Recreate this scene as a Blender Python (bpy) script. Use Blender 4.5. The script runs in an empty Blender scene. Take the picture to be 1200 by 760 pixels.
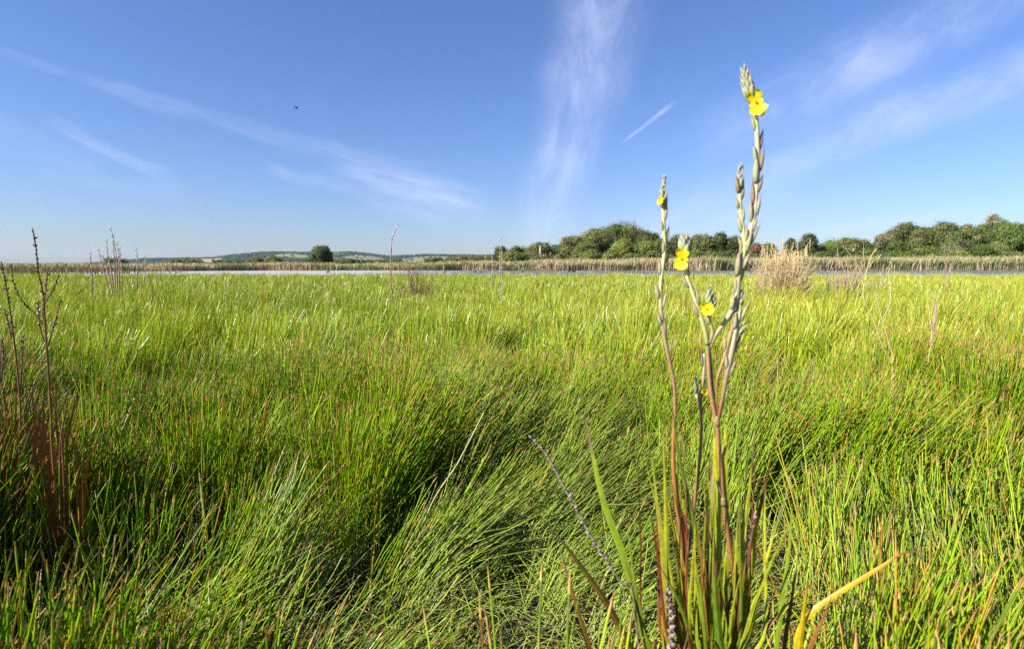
import bpy, math, random
import numpy as np
from mathutils import Vector, Matrix

SC = bpy.context.scene
COL = SC.collection
R = math.radians
random.seed(11)
rng = np.random.default_rng(5)

# ------------------------------------------------------------------ camera
F_PX = 666.0                     # focal length in pixels of a 1200 px wide frame
HOR = 309.0
CAM_H = 1.10
PITCH = math.atan((380 - HOR) / F_PX)
cam = bpy.data.cameras.new('camera')
cam.sensor_width = 36.0
cam.lens = 36.0 * F_PX / 1200.0
cam.clip_start = 0.02
cam.clip_end = 40000
cam.dof.use_dof = True
cam.dof.focus_distance = 3.2
cam.dof.aperture_fstop = 5.6
cam_o = bpy.data.objects.new('camera', cam)
COL.objects.link(cam_o)
cam_o.location = (0, 0, CAM_H)
cam_o.rotation_euler = (math.pi / 2 - PITCH, 0, 0)
SC.camera = cam_o

def ray(px, py):
    a, b = (px - 600) / F_PX, (380 - py) / F_PX
    c, s = math.cos(PITCH), math.sin(PITCH)
    return Vector((a, c + b * s, -s + b * c))

def P(px, py, Y):
    d = ray(px, py)
    return Vector((0, 0, CAM_H)) + d * (Y / d.y)

def Pz(px, py, z):
    d = ray(px, py)
    return Vector((0, 0, CAM_H)) + d * ((z - CAM_H) / d.z)

def azel(px, py):
    d = ray(px, py).normalized()
    return math.degrees(math.atan2(d.x, d.y)), math.degrees(math.asin(d.z))

# ------------------------------------------------------------------ light
SUN_EL, SUN_AZ = R(34), R(245)   # azimuth clockwise from +Y: behind the camera, to the left
sun_v = Vector((math.sin(SUN_AZ) * math.cos(SUN_EL), math.cos(SUN_AZ) * math.cos(SUN_EL), math.sin(SUN_EL)))
sl = bpy.data.lights.new('sun', 'SUN')
sl.energy = 5.0
sl.angle = R(0.5)
sl.color = (1.0, 0.95, 0.87)
so = bpy.data.objects.new('sun', sl)
COL.objects.link(so)
so.rotation_euler = sun_v.to_track_quat('Z', 'Y').to_euler()

SC.view_settings.view_transform = 'Standard'
SC.view_settings.look = 'None'
SC.view_settings.exposure = 1.2
SC.view_settings.gamma = 1
SC.view_settings.use_curve_mapping = False
SC.cycles.max_bounces = 8
SC.cycles.transparent_max_bounces = 8
SC.cycles.use_denoising = False
try:
    SC.cycles.denoiser = 'OPENIMAGEDENOISE'
    SC.cycles.denoising_prefilter = 'ACCURATE'
except Exception:
    pass
SC.cycles.volume_bounces = 0

# ------------------------------------------------------------------ node helper
class NT:
    def __init__(s, tree):
        s.t = tree
    def new(s, kind, **kw):
        n = s.t.nodes.new(kind)
        for k, v in kw.items():
            setattr(n, k, v)
        return n
    def put(s, sock, v):
        if isinstance(v, bpy.types.NodeSocket):
            s.t.links.new(v, sock)
        else:
            sock.default_value = v
    def m(s, op, a, b=0.0, c=None, clamp=False):
        n = s.new('ShaderNodeMath', operation=op, use_clamp=clamp)
        s.put(n.inputs[0], a); s.put(n.inputs[1], b)
        if c is not None:
            s.put(n.inputs[2], c)
        return n.outputs[0]
    def ss(s, v, lo, hi):
        n = s.new('ShaderNodeMapRange', interpolation_type='SMOOTHSTEP')
        s.put(n.inputs[0], v); s.put(n.inputs[1], lo); s.put(n.inputs[2], hi)
        return n.outputs[0]
    def xyz(s, x, y, z=0.0):
        n = s.new('ShaderNodeCombineXYZ')
        s.put(n.inputs[0], x); s.put(n.inputs[1], y); s.put(n.inputs[2], z)
        return n.outputs[0]
    def noise(s, vec, scale, detail=4, rough=0.55, dist=0.0):
        n = s.new('ShaderNodeTexNoise')
        if vec is not None:
            s.put(n.inputs['Vector'], vec)
        n.inputs['Scale'].default_value = scale
        n.inputs['Detail'].default_value = detail
        n.inputs['Roughness'].default_value = rough
        n.inputs['Distortion'].default_value = dist
        return n.outputs['Fac']
    def mix(s, f, a, b, mode='MIX'):
        n = s.new('ShaderNodeMix', data_type='RGBA', blend_type=mode)
        s.put(n.inputs[0], f); s.put(n.inputs[6], a); s.put(n.inputs[7], b)
        return n.outputs[2]
    def ramp(s, f, stops):
        n = s.new('ShaderNodeValToRGB')
        e = n.color_ramp.elements
        while len(e) < len(stops):
            e.new(0.5)
        for q, (p, c) in zip(e, stops):
            q.position = p
            q.color = (c[0], c[1], c[2], 1)
        s.put(n.inputs[0], f)
        return n.outputs[0]

# ------------------------------------------------------------------ sky
world = bpy.data.worlds.new('World')
SC.world = world
world.use_nodes = True
wt = NT(world.node_tree)
sky = wt.new('ShaderNodeTexSky', sky_type='NISHITA', sun_disc=False)
sky.sun_elevation = SUN_EL
sky.sun_rotation = SUN_AZ
sky.air_density = 1.15
sky.dust_density = 0.4
sky.ozone_density = 3.0
sky.altitude = 0
gen = wt.new('ShaderNodeTexCoord').outputs['Generated']
sep = wt.new('ShaderNodeSeparateXYZ')
wt.put(sep.inputs[0], gen)
az = wt.m('MULTIPLY', wt.m('ARCTAN2', sep.outputs[0], sep.outputs[1]), 57.2958)
el = wt.m('MULTIPLY', wt.m('ARCSINE', sep.outputs[2]), 57.2958)
wn = wt.new('ShaderNodeTexNoise')
wn.inputs['Scale'].default_value = 0.16
wn.inputs['Detail'].default_value = 3
wt.put(wn.inputs['Vector'], wt.xyz(az, el))
wsep = wt.new('ShaderNodeSeparateColor')
wt.put(wsep.inputs[0], wn.outputs['Color'])
waz = wt.m('ADD', az, wt.m('MULTIPLY', wt.m('SUBTRACT', wsep.outputs[0], 0.5), 1.6))
wel = wt.m('ADD', el, wt.m('MULTIPLY', wt.m('SUBTRACT', wsep.outputs[1], 0.5), 1.6))

# cirrus bands: a line across the sky, half width at both ends, strength, fibre contrast
CIRRUS = [
    # x1, y1, x2, y2, w1, w2, strength, cross scale, wobble
    (722, -140, 686, 130, 66, 52, 0.50, .30, 1), (690, 60, 650, 225, 50, 30, 0.40, .35, 1), (662, 150, 624, 320, 30, 36, 0.34, .5, 1),
    (1290, -100, 960, 112, 56, 38, 0.40, .35, 1), (1060, 48, 800, 178, 46, 30, 0.34, .4, 1),
    (1320, 50, 1000, 150, 44, 34, 0.46, .35, 1), (1100, 112, 870, 214, 36, 22, 0.42, .4, 1), (940, 195, 740, 295, 28, 40, 0.28, .4, 1),
    (-60, 44, 180, 114, 5, 12, 0.15, .9, .8), (110, 92, 350, 168, 11, 12, 0.18, .9, .8), (290, 148, 520, 208, 11, 11, 0.17, .9, .8),
    (385, 194, 575, 240, 11, 17, 0.46, 1.1, .8), (300, 190, 430, 228, 8, 8, 0.24, .9, .6), (410, 224, 590, 262, 16, 18, 0.22, .7, 1),
    (50, 138, 210, 212, 9, 11, 0.28, 1.0, .8), (-40, 146, 130, 196, 24, 20, 0.16, .6, 1), (20, 200, 240, 228, 6, 16, 0.10, .8, 1),
    (728, 168, 793, 118, 1.6, 3.0, 0.60, 1.5, .12), (641, 262, 667, 247, 1.5, 2.0, 0.30, 2, .1),
    (930, 276, 1230, 236, 5, 10, 0.26, .8, .5), (-200, 300, 260, 298, 12, 9, 0.10, .8, .6),
]
total = None
for i, (x1, y1, x2, y2, w1, w2, st, cs, wob) in enumerate(CIRRUS):
    a1, e1 = azel(x1, y1); a2, e2 = azel(x2, y2)
    L = math.hypot(a2 - a1, e2 - e1)
    ux, uy = (a2 - a1) / L, (e2 - e1) / L
    k = L / math.hypot(x2 - x1, y2 - y1)
    w1 *= k; w2 *= k
    A = az if wob < .3 else waz
    E = el if wob < .3 else wel
    da = wt.m('SUBTRACT', A, a1); de = wt.m('SUBTRACT', E, e1)
    t = wt.m('MULTIPLY_ADD', de, uy, wt.m('MULTIPLY', da, ux))
    d = wt.m('MULTIPLY_ADD', de, ux, wt.m('MULTIPLY', da, -uy))
    tn = wt.m('DIVIDE', t, L)
    w = wt.m('MULTIPLY_ADD', tn, w2 - w1, w1)
    dn = wt.m('DIVIDE', wt.m('ABSOLUTE', d), wt.m('MAXIMUM', w, 0.02))
    body = wt.m('SUBTRACT', 1.0, wt.ss(dn, 0.25, 1.55))
    ends = wt.m('MULTIPLY', wt.ss(tn, -0.05, 0.22), wt.m('SUBTRACT', 1.0, wt.ss(tn, 0.72, 1.05)))
    fib = wt.noise(wt.xyz(wt.m('MULTIPLY', t, 0.16), wt.m('MULTIPLY', d, cs), i * 7.3), 1.0, 8, 0.68, 0.6)
    fib = wt.ss(fib, 0.33, 0.72)
    v = wt.m('MULTIPLY', wt.m('MULTIPLY', body, ends), wt.m('MULTIPLY_ADD', fib, st * 0.52, st * 0.20))
    total = v if total is None else wt.m('ADD', total, v)
total = wt.m('MINIMUM', total, 0.7)
skyc = wt.mix(0.9, sky.outputs[0], (0.66, 0.80, 1.24, 1), 'MULTIPLY')
cl = wt.mix(total, skyc, (7.0, 7.6, 10.0, 1))
bg = world.node_tree.nodes['Background']
wt.put(bg.inputs[0], cl)
bg.inputs[1].default_value = 0.058

# ------------------------------------------------------------------ materials
def mat(name):
    m = bpy.data.materials.new(name)
    m.use_nodes = True
    nt = NT(m.node_tree)
    b = m.node_tree.nodes['Principled BSDF']
    return m, nt, b

def tint_mat(name, rough=0.5, trans=0.25, spec=0.5, vary=0.25, vscale=60.0, tmul=(1.2, 1.25, 0.5)):
    """plant tissue: the per-blade colour of the geometry, blotched by noise, partly translucent"""
    m, n, b = mat(name)
    at = n.new('ShaderNodeAttribute', attribute_name='tint')
    ob = n.new('ShaderNodeTexCoord').outputs['Object']
    f = n.noise(ob, vscale, 3)
    g = n.m('MULTIPLY_ADD', f, vary * 2, 1 - vary)
    c = n.mix(1.0, at.outputs['Color'], n.xyz(g, g, g), 'MULTIPLY')
    n.put(b.inputs['Base Color'], c)
    b.inputs['Roughness'].default_value = rough
    b.inputs['Specular IOR Level'].default_value = spec
    if trans > 0:
        tr = n.new('ShaderNodeBsdfTranslucent')
        n.put(tr.inputs['Color'], n.mix(1.0, c, (tmul[0], tmul[1], tmul[2], 1), 'MULTIPLY'))
        mx = n.new('ShaderNodeMixShader')
        mx.inputs[0].default_value = trans
        n.put(mx.inputs[1], b.outputs[0]); n.put(mx.inputs[2], tr.outputs[0])
        n.put(m.node_tree.nodes['Material Output'].inputs['Surface'], mx.outputs[0])
    return m

M_GRASS = tint_mat('sedge_blade', 0.36, 0.22, 0.40, 0.15, 25, (1.25, 1.25, .35))
M_REED = tint_mat('dry_reed', 0.65, 0.2, 0.3, 0.25, 1.0, (1.1, 1, .7))
M_LEAF = tint_mat('sword_leaf', 0.42, 0.28, 0.4, 0.38, 140)
M_STEM = tint_mat('plant_stem', 0.55, 0.0, 0.35, 0.42, 260)
M_POD = tint_mat('seed_pod', 0.6, 0.15, 0.3, 0.4, 300)
M_PETAL = tint_mat('yellow_petal', 0.5, 0.35, 0.3, 0.10, 150, (1.05, .95, .3))
M_DRY = tint_mat('dry_stalk', 0.7, 0.05, 0.25, 0.3, 120)
M_CROWN = tint_mat('tree_foliage', 0.5, 0.28, 0.3, 0.2, 0.6, (1.1, 1.2, .5))
M_BARK = tint_mat('tree_bark', 0.85, 0.0, 0.2, 0.35, 3.0)
M_PAINT = tint_mat('weathered_paint', 0.6, 0.0, 0.3, 0.15, 4.0)
M_BIRD = tint_mat('dark_plumage', 0.6, 0.0, 0.3, 0.2, 12.0)

# ------------------------------------------------------------------ mesh building
def mesh_np(name, V, F, T, m, parent=None, smooth=True):
    me = bpy.data.meshes.new(name)
    V = np.asarray(V, np.float32); F = np.asarray(F, np.int32)
    k = F.shape[1]
    me.vertices.add(len(V)); me.loops.add(F.size); me.polygons.add(len(F))
    me.vertices.foreach_set('co', V.ravel())
    me.loops.foreach_set('vertex_index', F.ravel())
    me.polygons.foreach_set('loop_start', np.arange(0, F.size, k, dtype=np.int32))
    if smooth:
        me.polygons.foreach_set('use_smooth', np.ones(len(F), bool))
    if T is not None:
        a = me.attributes.new('tint', 'FLOAT_VECTOR', 'POINT')
        a.data.foreach_set('vector', np.asarray(T, np.float32).ravel())
    me.materials.append(m)
    me.update(calc_edges=True)
    o = bpy.data.objects.new(name, me)
    COL.objects.link(o)
    if parent is not None:
        o.parent = parent
    return o

def tag(o, label=None, cat=None, group=None, kind=None):
    if label: o['label'] = label
    if cat: o['category'] = cat
    if group: o['group'] = group
    if kind: o['kind'] = kind
    return o

def empty(name, loc, label, cat, group=None):
    o = bpy.data.objects.new(name, None)
    o.empty_display_size = 0.1
    o.location = loc
    COL.objects.link(o)
    return tag(o, label, cat, group)

def spline(pts, n):
    """Catmull-Rom through the points, n samples"""
    p = [np.array(q, float) for q in pts]
    if len(p) == 2:
        return [p[0] + (p[1] - p[0]) * t for t in np.linspace(0, 1, n)]
    p = [2 * p[0] - p[1]] + p + [2 * p[-1] - p[-2]]
    out = []
    for u in np.linspace(0, len(p) - 3 - 1e-6, n):
        i = int(u); t = u - i
        a, b, c, d = p[i:i + 4]
        out.append(.5 * ((2 * b) + (c - a) * t + (2 * a - 5 * b + 4 * c - d) * t * t + (3 * b - a - 3 * c + d) * t ** 3))
    return out

def lerp_stops(stops, t):
    for (p0, c0), (p1, c1) in zip(stops, stops[1:]):
        if t <= p1:
            f = 0 if p1 == p0 else max(0, (t - p0) / (p1 - p0))
            return tuple(np.array(c0) * (1 - f) + np.array(c1) * f)
    return stops[-1][1]

class MB:
    def __init__(s, org=(0, 0, 0)):
        s.v, s.f, s.t = [], [], []
        s.org = np.array(org, float)
    def add(s, verts, faces, tints):
        b = len(s.v)
        s.v += [tuple(np.array(q) - s.org) for q in verts]
        s.f += [tuple(i + b for i in f) for f in faces]
        s.t += tints
    def tube(s, pts, radii, stops, n=24, sides=8, wob=0.0):
        pts = spline(pts, n)
        verts, tints, faces = [], [], []
        rr = np.interp(np.linspace(0, 1, n), np.linspace(0, 1, len(radii)), radii)
        prev = np.array((1., 0, 0))
        for i, p in enumerate(pts):
            a = pts[max(0, i - 1)]; b = pts[min(n - 1, i + 1)]
            d = b - a; d /= (np.linalg.norm(d) + 1e-9)
            u = prev - d * prev.dot(d)
            if np.linalg.norm(u) < 1e-3:
                u = np.array((0, 1., 0)) - d * d[1]
            u /= np.linalg.norm(u); prev = u
            w = np.cross(d, u)
            r = rr[i] * (1 + wob * (random.random() - .5))
            c = lerp_stops(stops, i / (n - 1))
            k = 1 + (random.random() - .5) * .12
            for j in range(sides):
                th = 2 * math.pi * j / sides
                verts.append(p + (u * math.cos(th) + w * math.sin(th)) * r)
                tints.append(tuple(x * k for x in c))
        for i in range(n - 1):
            for j in range(sides):
                j2 = (j + 1) % sides
                faces.append((i * sides + j, i * sides + j2, (i + 1) * sides + j2, (i + 1) * sides + j))
        faces.append(tuple(range(sides))[::-1])
        faces.append(tuple((n - 1) * sides + j for j in range(sides)))
        s.add(verts, faces, tints)
        return pts
    def blade(s, pts, w, stops, n=26, twist=0.0, face=None, thick=0.12, base_w=0.7):
        """a sword leaf: diamond cross section, tapering to a point"""
        pts = spline(pts, n)
        tipf = random.choice([.80, .88, .94, 2, 2])
        verts, tints, faces = [], [], []
        for i, p in enumerate(pts):
            t = i / (n - 1)
            a = pts[max(0, i - 1)]; b = pts[min(n - 1, i + 1)]
            d = b - a; d /= (np.linalg.norm(d) + 1e-9)
            view = p - np.array((0, 0, CAM_H)); view /= np.linalg.norm(view)
            u = np.cross(d, view); u /= (np.linalg.norm(u) + 1e-9)
            v = np.cross(u, d)
            th = (face or 0) + twist * t
            e1 = u * math.cos(th) + v * math.sin(th)
            e2 = np.cross(d, e1)
            ww = w * .5 * (base_w + (1 - base_w) * min(1, t * 2.5)) * (1 - max(0, (t - .45) / .55) ** 1.6) + 0.0003
            c = lerp_stops(stops, t)
            if t > tipf:
                f_ = min(1, (t - tipf) / .06); c = tuple(np.array(c) * (1 - f_) + np.array((.20, .12, .065)) * f_)
            k = 1 + (random.random() - .5) * .22
            for q in (e1 * ww, e2 * ww * thick * 2, -e1 * ww, -e2 * ww * thick * 2 * .4):
                verts.append(p + q); tints.append(tuple(x * k for x in c))
        for i in range(n - 1):
            for j in range(4):
                j2 = (j + 1) % 4
                faces.append((i * 4 + j, i * 4 + j2, (i + 1) * 4 + j2, (i + 1) * 4 + j))
        faces.append((3, 2, 1, 0)); faces.append(tuple((n - 1) * 4 + j for j in range(4)))
        s.add(verts, faces, tints)
    def pod(s, base, d, L, r, stops, sides=8, bend=0.0, prof=None):
        """pointed lathe along d (seed pod, bract, bud)"""
        d = np.array(d, float); d /= np.linalg.norm(d)
        u = np.cross(d, (0.3, 1, 0.2)); u /= np.linalg.norm(u); w = np.cross(d, u)
        prof = prof or [(0, .55), (.12, .85), (.3, 1), (.5, .88), (.68, .55), (.8, .25), (.9, .1), (1, .03)]
        verts, tints, faces = [], [], []
        for t, q in prof:
            c = lerp_stops(stops, t)
            for j in range(sides):
                th = 2 * math.pi * j / sides
                rr = r * q * (1 + .1 * math.cos(th * 3))
                verts.append(np.array(base) + d * L * t + (u * math.cos(th) + w * math.sin(th)) * rr + np.array((0, 0, 1)) * bend * L * t * t)
                tints.append(c)
        for i in range(len(prof) - 1):
            for j in range(sides):
                j2 = (j + 1) % sides
                faces.append((i * sides + j, i * sides + j2, (i + 1) * sides + j2, (i + 1) * sides + j))
        faces.append(tuple(range(sides))[::-1]); faces.append(tuple((len(prof) - 1) * sides + j for j in range(sides)))
        s.add(verts, faces, tints)
    def box(s, c, sx, sy, sz, tint):
        c = np.array(c, float)
        vs = [c + np.array((a * sx / 2, b * sy / 2, e * sz / 2)) for a in (-1, 1) for b in (-1, 1) for e in (-1, 1)]
        fs = [(0, 1, 3, 2), (4, 6, 7, 5), (0, 4, 5, 1), (2, 3, 7, 6), (0, 2, 6, 4), (1, 5, 7, 3)]
        s.add(vs, fs, [tint] * 8)
    def build(s, name, m, parent=None, smooth=True):
        me = bpy.data.meshes.new(name)
        me.from_pydata([tuple(float(x) for x in q) for q in s.v], [], s.f)
        a = me.attributes.new('tint', 'FLOAT_VECTOR', 'POINT')
        a.data.foreach_set('vector', np.array(s.t, np.float32).ravel())
        me.polygons.foreach_set('use_smooth', [smooth] * len(me.polygons))
        me.materials.append(m)
        me.update()
        if m is M_LEAF:
            me.set_sharp_from_angle(angle=R(18))
        o = bpy.data.objects.new(name, me)
        COL.objects.link(o)
        if parent is not None:
            o.parent = parent
        else:
            o.location = tuple(s.org)
        return o

# ------------------------------------------------------------------ value noise
def vnoise(x, y, seed=0):
    xi = np.floor(x).astype(np.int64); yi = np.floor(y).astype(np.int64)
    fx = x - xi; fy = y - yi
    fx = fx * fx * (3 - 2 * fx); fy = fy * fy * (3 - 2 * fy)
    def h(a, b):
        n = (a * 374761393 + b * 668265263 + seed * 1442695041) & 0x7fffffff
        n = ((n ^ (n >> 13)) * 1274126177) & 0x7fffffff
        return ((n ^ (n >> 16)) & 0xffff) / 65535.0
    return (h(xi, yi) * (1 - fx) + h(xi + 1, yi) * fx) * (1 - fy) + (h(xi, yi + 1) * (1 - fx) + h(xi + 1, yi + 1) * fx) * fy

def fbm(x, y, seed=0, o=3):
    v = 0; a = .5; s = 0
    for i in range(o):
        v = v + a * vnoise(x * 2 ** i, y * 2 ** i, seed + i); s += a; a *= .5
    return v / s

# ------------------------------------------------------------------ ground, water
GR = 7600.0
m, n, b = mat('marsh_ground')
oc = n.new('ShaderNodeTexCoord').outputs['Object']
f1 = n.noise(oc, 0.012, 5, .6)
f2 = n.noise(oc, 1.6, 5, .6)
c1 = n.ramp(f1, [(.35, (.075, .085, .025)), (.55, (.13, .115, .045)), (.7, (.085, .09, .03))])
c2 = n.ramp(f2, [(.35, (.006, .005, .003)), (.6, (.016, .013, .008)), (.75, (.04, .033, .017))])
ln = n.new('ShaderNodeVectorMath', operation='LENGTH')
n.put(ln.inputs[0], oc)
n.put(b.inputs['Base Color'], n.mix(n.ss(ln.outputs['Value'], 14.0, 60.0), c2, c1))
b.inputs['Roughness'].default_value = 0.9
bp = n.new('ShaderNodeBump')
bp.inputs['Strength'].default_value = .6; bp.inputs['Distance'].default_value = .03
n.put(bp.inputs['Height'], n.noise(oc, 9, 5)); n.put(b.inputs['Normal'], bp.outputs[0])
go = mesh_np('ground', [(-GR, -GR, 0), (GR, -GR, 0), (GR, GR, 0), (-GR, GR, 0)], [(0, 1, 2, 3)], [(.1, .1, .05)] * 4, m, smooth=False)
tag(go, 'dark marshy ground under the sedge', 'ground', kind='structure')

def shore_near(x):   # near edge of the open water
    return 32.5 + 3.0 * (fbm(x * .08 + 40, x * 0 + 2, 3) - .5) + np.where(x < -38, 6 + (-38 - x) * 1.6, 0)
def shore_far(x):    # far edge, where the reed bed begins
    return np.interp(x, [-140, -70, -52, -40, 0, 60, 140], [44, 60, 84, 92, 94, 93, 93]) + 3 * (fbm(x * .12, x * 0 + 9, 8) - .5)
m, n, b = mat('pond_water')
oc = n.new('ShaderNodeTexCoord').outputs['Object']
b.inputs['Roughness'].default_value = .32
b.inputs['Specular IOR Level'].default_value = .22
b.inputs['IOR'].default_value = 1.33
mp = n.new('ShaderNodeMapping'); mp.inputs['Scale'].default_value = (.35, 1.6, 1)
n.put(mp.inputs[0], oc)
rip = n.noise(mp.outputs[0], 2.2, 4, .6)
sp = n.new('ShaderNodeSeparateXYZ'); n.put(sp.inputs[0], oc)
calm = n.m('ADD', n.ss(sp.outputs[0], -26.0, 4.0), n.m('MULTIPLY', n.ss(n.noise(mp.outputs[0], .12, 3), .4, .6), .25))
silt = n.m('MULTIPLY', n.m('SUBTRACT', 1.0, n.ss(sp.outputs[0], -22.0, 0.0)), .75)
silt = n.m('MAXIMUM', silt, n.m('MULTIPLY', n.ss(n.noise(mp.outputs[0], .5, 4), .52, .66), .8))
n.put(b.inputs['Base Color'], n.mix(silt, (.085, .078, .075, 1), (.54, .49, .43, 1)))
bp = n.new('ShaderNodeBump'); bp.inputs['Distance'].default_value = .12
n.put(bp.inputs['Strength'], n.m('MULTIPLY_ADD', calm, .16, .03))
n.put(bp.inputs['Height'], rip); n.put(b.inputs['Normal'], bp.outputs[0])
xs = np.linspace(-140, 140, 141)
ya, yb = shore_near(xs), np.maximum(shore_far(xs), shore_near(xs) + .5)
V = [(x, y, .008) for x, y in zip(xs, ya)] + [(x, y, .008) for x, y in zip(xs, yb)]
k = len(xs)
wo = mesh_np('water', V, [(i, i + 1, k + i + 1, k + i) for i in range(k - 1)], [(.03, .03, .03)] * (2 * k), m, smooth=False)
tag(wo, 'narrow strip of pale open water beyond the grass', 'water', kind='structure')

# ------------------------------------------------------------------ the sedge meadow
# places read off the photograph: hollows (px, py, radius m, strength) and lodged swaths (px, py, radius m, direction deg, lean deg)
HOLES = [(830, 770, .10, .7), (760, 770, .09, .6), (900, 770, .10, .7), (545, 690, .20, 1.0), (560, 650, .12, .9), (395, 660, .16, .8), (430, 600, .10, .5), (335, 705, .16, .8), (470, 590, .10, .5),
         (262, 500, .22, .8), (285, 455, .26, .6), (235, 600, .15, .7), (130, 600, .18, .7), (60, 650, .14, .7), (330, 610, .14, .8), (640, 740, .12, .8), (360, 530, .2, .6), (800, 600, .2, .7), (860, 640, .16, .8), (1060, 640, .14, .7), (1160, 720, .13, .7), (1000, 520, .2, .6), (1140, 560, .2, .6), (180, 540, .2, .7), (150, 690, .15, .7),
         (20, 560, .18, .5), (600, 710, .14, .8), (690, 720, .12, .8), (920, 690, .10, .8), (910, 455, .28, .9), (890, 480, .2, .7), (940, 480, .2, .6), (720, 470, .25, .6), (730, 560, .18, .5),
         (460, 430, .2, .4), (640, 430, .3, .4), (1020, 600, .14, .6), (1110, 690, .14, .6), (270, 385, .5, .5), (1010, 690, .12, .6), (560, 720, .14, .9), (215, 720, .13, .7)]
LODGE = [(655, 590, .48, 52, 76), (610, 660, .34, 45, 78), (690, 520, .5, 55, 64), (690, 680, .28, 30, 72), (740, 560, .25, 45, 60), (560, 540, .22, 55, 38), (500, 600, .16, 45, 46),
         (440, 700, .28, 35, 70), (540, 480, .25, 55, 36), (380, 650, .2, 40, 45), (900, 640, .22, 20, 72), (880, 600, .2, 30, 60), (970, 570, .35, 60, 42),
         (250, 650, .22, 60, 26), (1120, 640, .4, 60, 30), (170, 660, .15, 20, 60), (340, 600, .16, 70, 40), (960, 470, .3, 70, 40)]
HW = [(Pz(a, b_, .22), r, s) for a, b_, r, s in HOLES]
LW = [(Pz(a, b_, .30), r, math.radians(dg), math.radians(ln_)) for a, b_, r, dg, ln_ in LODGE]

GREENS = np.array([(.075, .200, .004), (.135, .285, .004), (.205, .370, .005), (.300, .415, .008), (.130, .200, .025)])
def grass_patch(name, y0, y1, dens, width, K, sides, seed, label, under=False):
    g = np.random.default_rng(seed)
    hw = lambda y: .95 * y + 1.1
    area = .95 * (y1 ** 2 - y0 ** 2) + 2.2 * (y1 - y0)
    N = int(area * dens)
    y = np.zeros(0); x = np.zeros(0)
    while len(y) < N:
        yy = g.uniform(y0, y1, N); kk = g.uniform(0, hw(y1), N) < hw(yy)
        yy = yy[kk]; y = np.concatenate([y, yy]); x = np.concatenate([x, g.uniform(-1, 1, len(yy)) * hw(yy)])
    x, y = x[:N], y[:N]
    # tussocky density
    clump = fbm(x * 5, y * 5, 21, 2)
    big = fbm(x * .9 + 7, y * .9, 33, 3)
    keep = g.uniform(0, 1, N) < np.clip(.12 + 3.4 * (clump - .34), .07, 1)
    fac = np.ones(N)
    for p, r, s in HW:
        r = r * 1.35
        fac *= 1 - s * np.exp(-(((x - p.x) ** 2 + (y - p.y) ** 2) / (r * r)) ** 1.5)
    low = fbm(x * 1.9 + 31, y * 1.5 + 5, 57, 3)          # scattered sunken places
    fac *= 1 - .85 * np.clip((.40 - low) * 9, 0, 1)
    keep &= g.uniform(0, 1, N) < np.clip(fac ** 1.7 * 1.1, .03, 1)
    # tufts: every blade belongs to the nearest tussock and fans out from it
    cell = .30
    cx0, cy0 = np.floor(x / cell).astype(np.int64), np.floor(y / cell).astype(np.int64)
    best = np.full(N, 9.0); bx = np.zeros(N); by = np.zeros(N); bid = np.zeros(N)
    for i in (-1, 0, 1):
        for j in (-1, 0, 1):
            ci, cj = (cx0 + i).astype(float), (cy0 + j).astype(float)
            jx = vnoise(ci * 1.0 + .0, cj * 1.0, 301); jy = vnoise(ci, cj, 302)
            tx_, ty_ = (ci + jx) * cell, (cj + jy) * cell
            d_ = np.hypot(x - tx_, y - ty_)
            near = d_ < best
            best = np.where(near, d_, best); bx = np.where(near, tx_, bx); by = np.where(near, ty_, by); bid = np.where(near, vnoise(ci, cj, 303), bid)
    soft = 1.0 if y0 < 4 else .75
    keep &= g.uniform(0, 1, N) < np.clip(1.55 - soft * 6.0 * best, .10, 1)
    front = (x / y > .12) & (x / y < .60) & (y < 1.08)
    keep &= ~front | (g.uniform(0, 1, N) < .16)
    keep &= (np.hypot(x, y) > .42)
    keep &= y < (shore_near(x) - 1.0 + g.uniform(-1, 1, N))
    if under:
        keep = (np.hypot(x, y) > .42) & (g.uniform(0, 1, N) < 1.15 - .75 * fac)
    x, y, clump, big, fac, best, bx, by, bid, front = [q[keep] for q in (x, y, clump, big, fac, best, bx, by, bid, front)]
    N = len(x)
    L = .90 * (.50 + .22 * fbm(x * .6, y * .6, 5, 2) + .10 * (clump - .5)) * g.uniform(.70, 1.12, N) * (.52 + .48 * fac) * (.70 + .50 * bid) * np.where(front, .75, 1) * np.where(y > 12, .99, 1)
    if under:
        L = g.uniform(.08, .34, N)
    # lean: overall to the right and away, with swirls
    phi = R(28) + 2.6 * (fbm(x * .55 + 3, y * .55, 71, 2) - .5) + g.normal(0, .8, N)
    th = R(3) + R(14) * np.clip(big - .42, 0, 1) + np.abs(g.normal(0, R(9.5), N))
    ox, oy = x - bx, y - by                       # outward fan of the tussock
    lx_, ly_ = np.sin(th) * np.cos(phi) + ox * 1.1 + .12 * (bid - .35), np.sin(th) * np.sin(phi) + oy * 1.1
    th = np.arcsin(np.clip(np.hypot(lx_, ly_), 0, .95)); phi = np.arctan2(ly_, lx_)
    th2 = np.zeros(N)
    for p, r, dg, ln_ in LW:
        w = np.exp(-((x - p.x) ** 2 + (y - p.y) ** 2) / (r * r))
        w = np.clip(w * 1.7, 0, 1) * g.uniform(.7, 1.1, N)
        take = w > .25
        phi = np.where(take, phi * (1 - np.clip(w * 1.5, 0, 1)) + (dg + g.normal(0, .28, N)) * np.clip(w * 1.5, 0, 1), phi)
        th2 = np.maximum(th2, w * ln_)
    # stray, strongly leaning and dead blades
    stray = g.uniform(0, 1, N) < .10
    th = np.where(stray, th + g.uniform(.2, .7, N), th); phi = np.where(stray, g.uniform(-3.1, 3.1, N), phi)
    dead = g.uniform(0, 1, N) < (.035 + .30 * np.clip(.8 - fac, 0, 1) + .10 * (th2 > .3))
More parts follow.
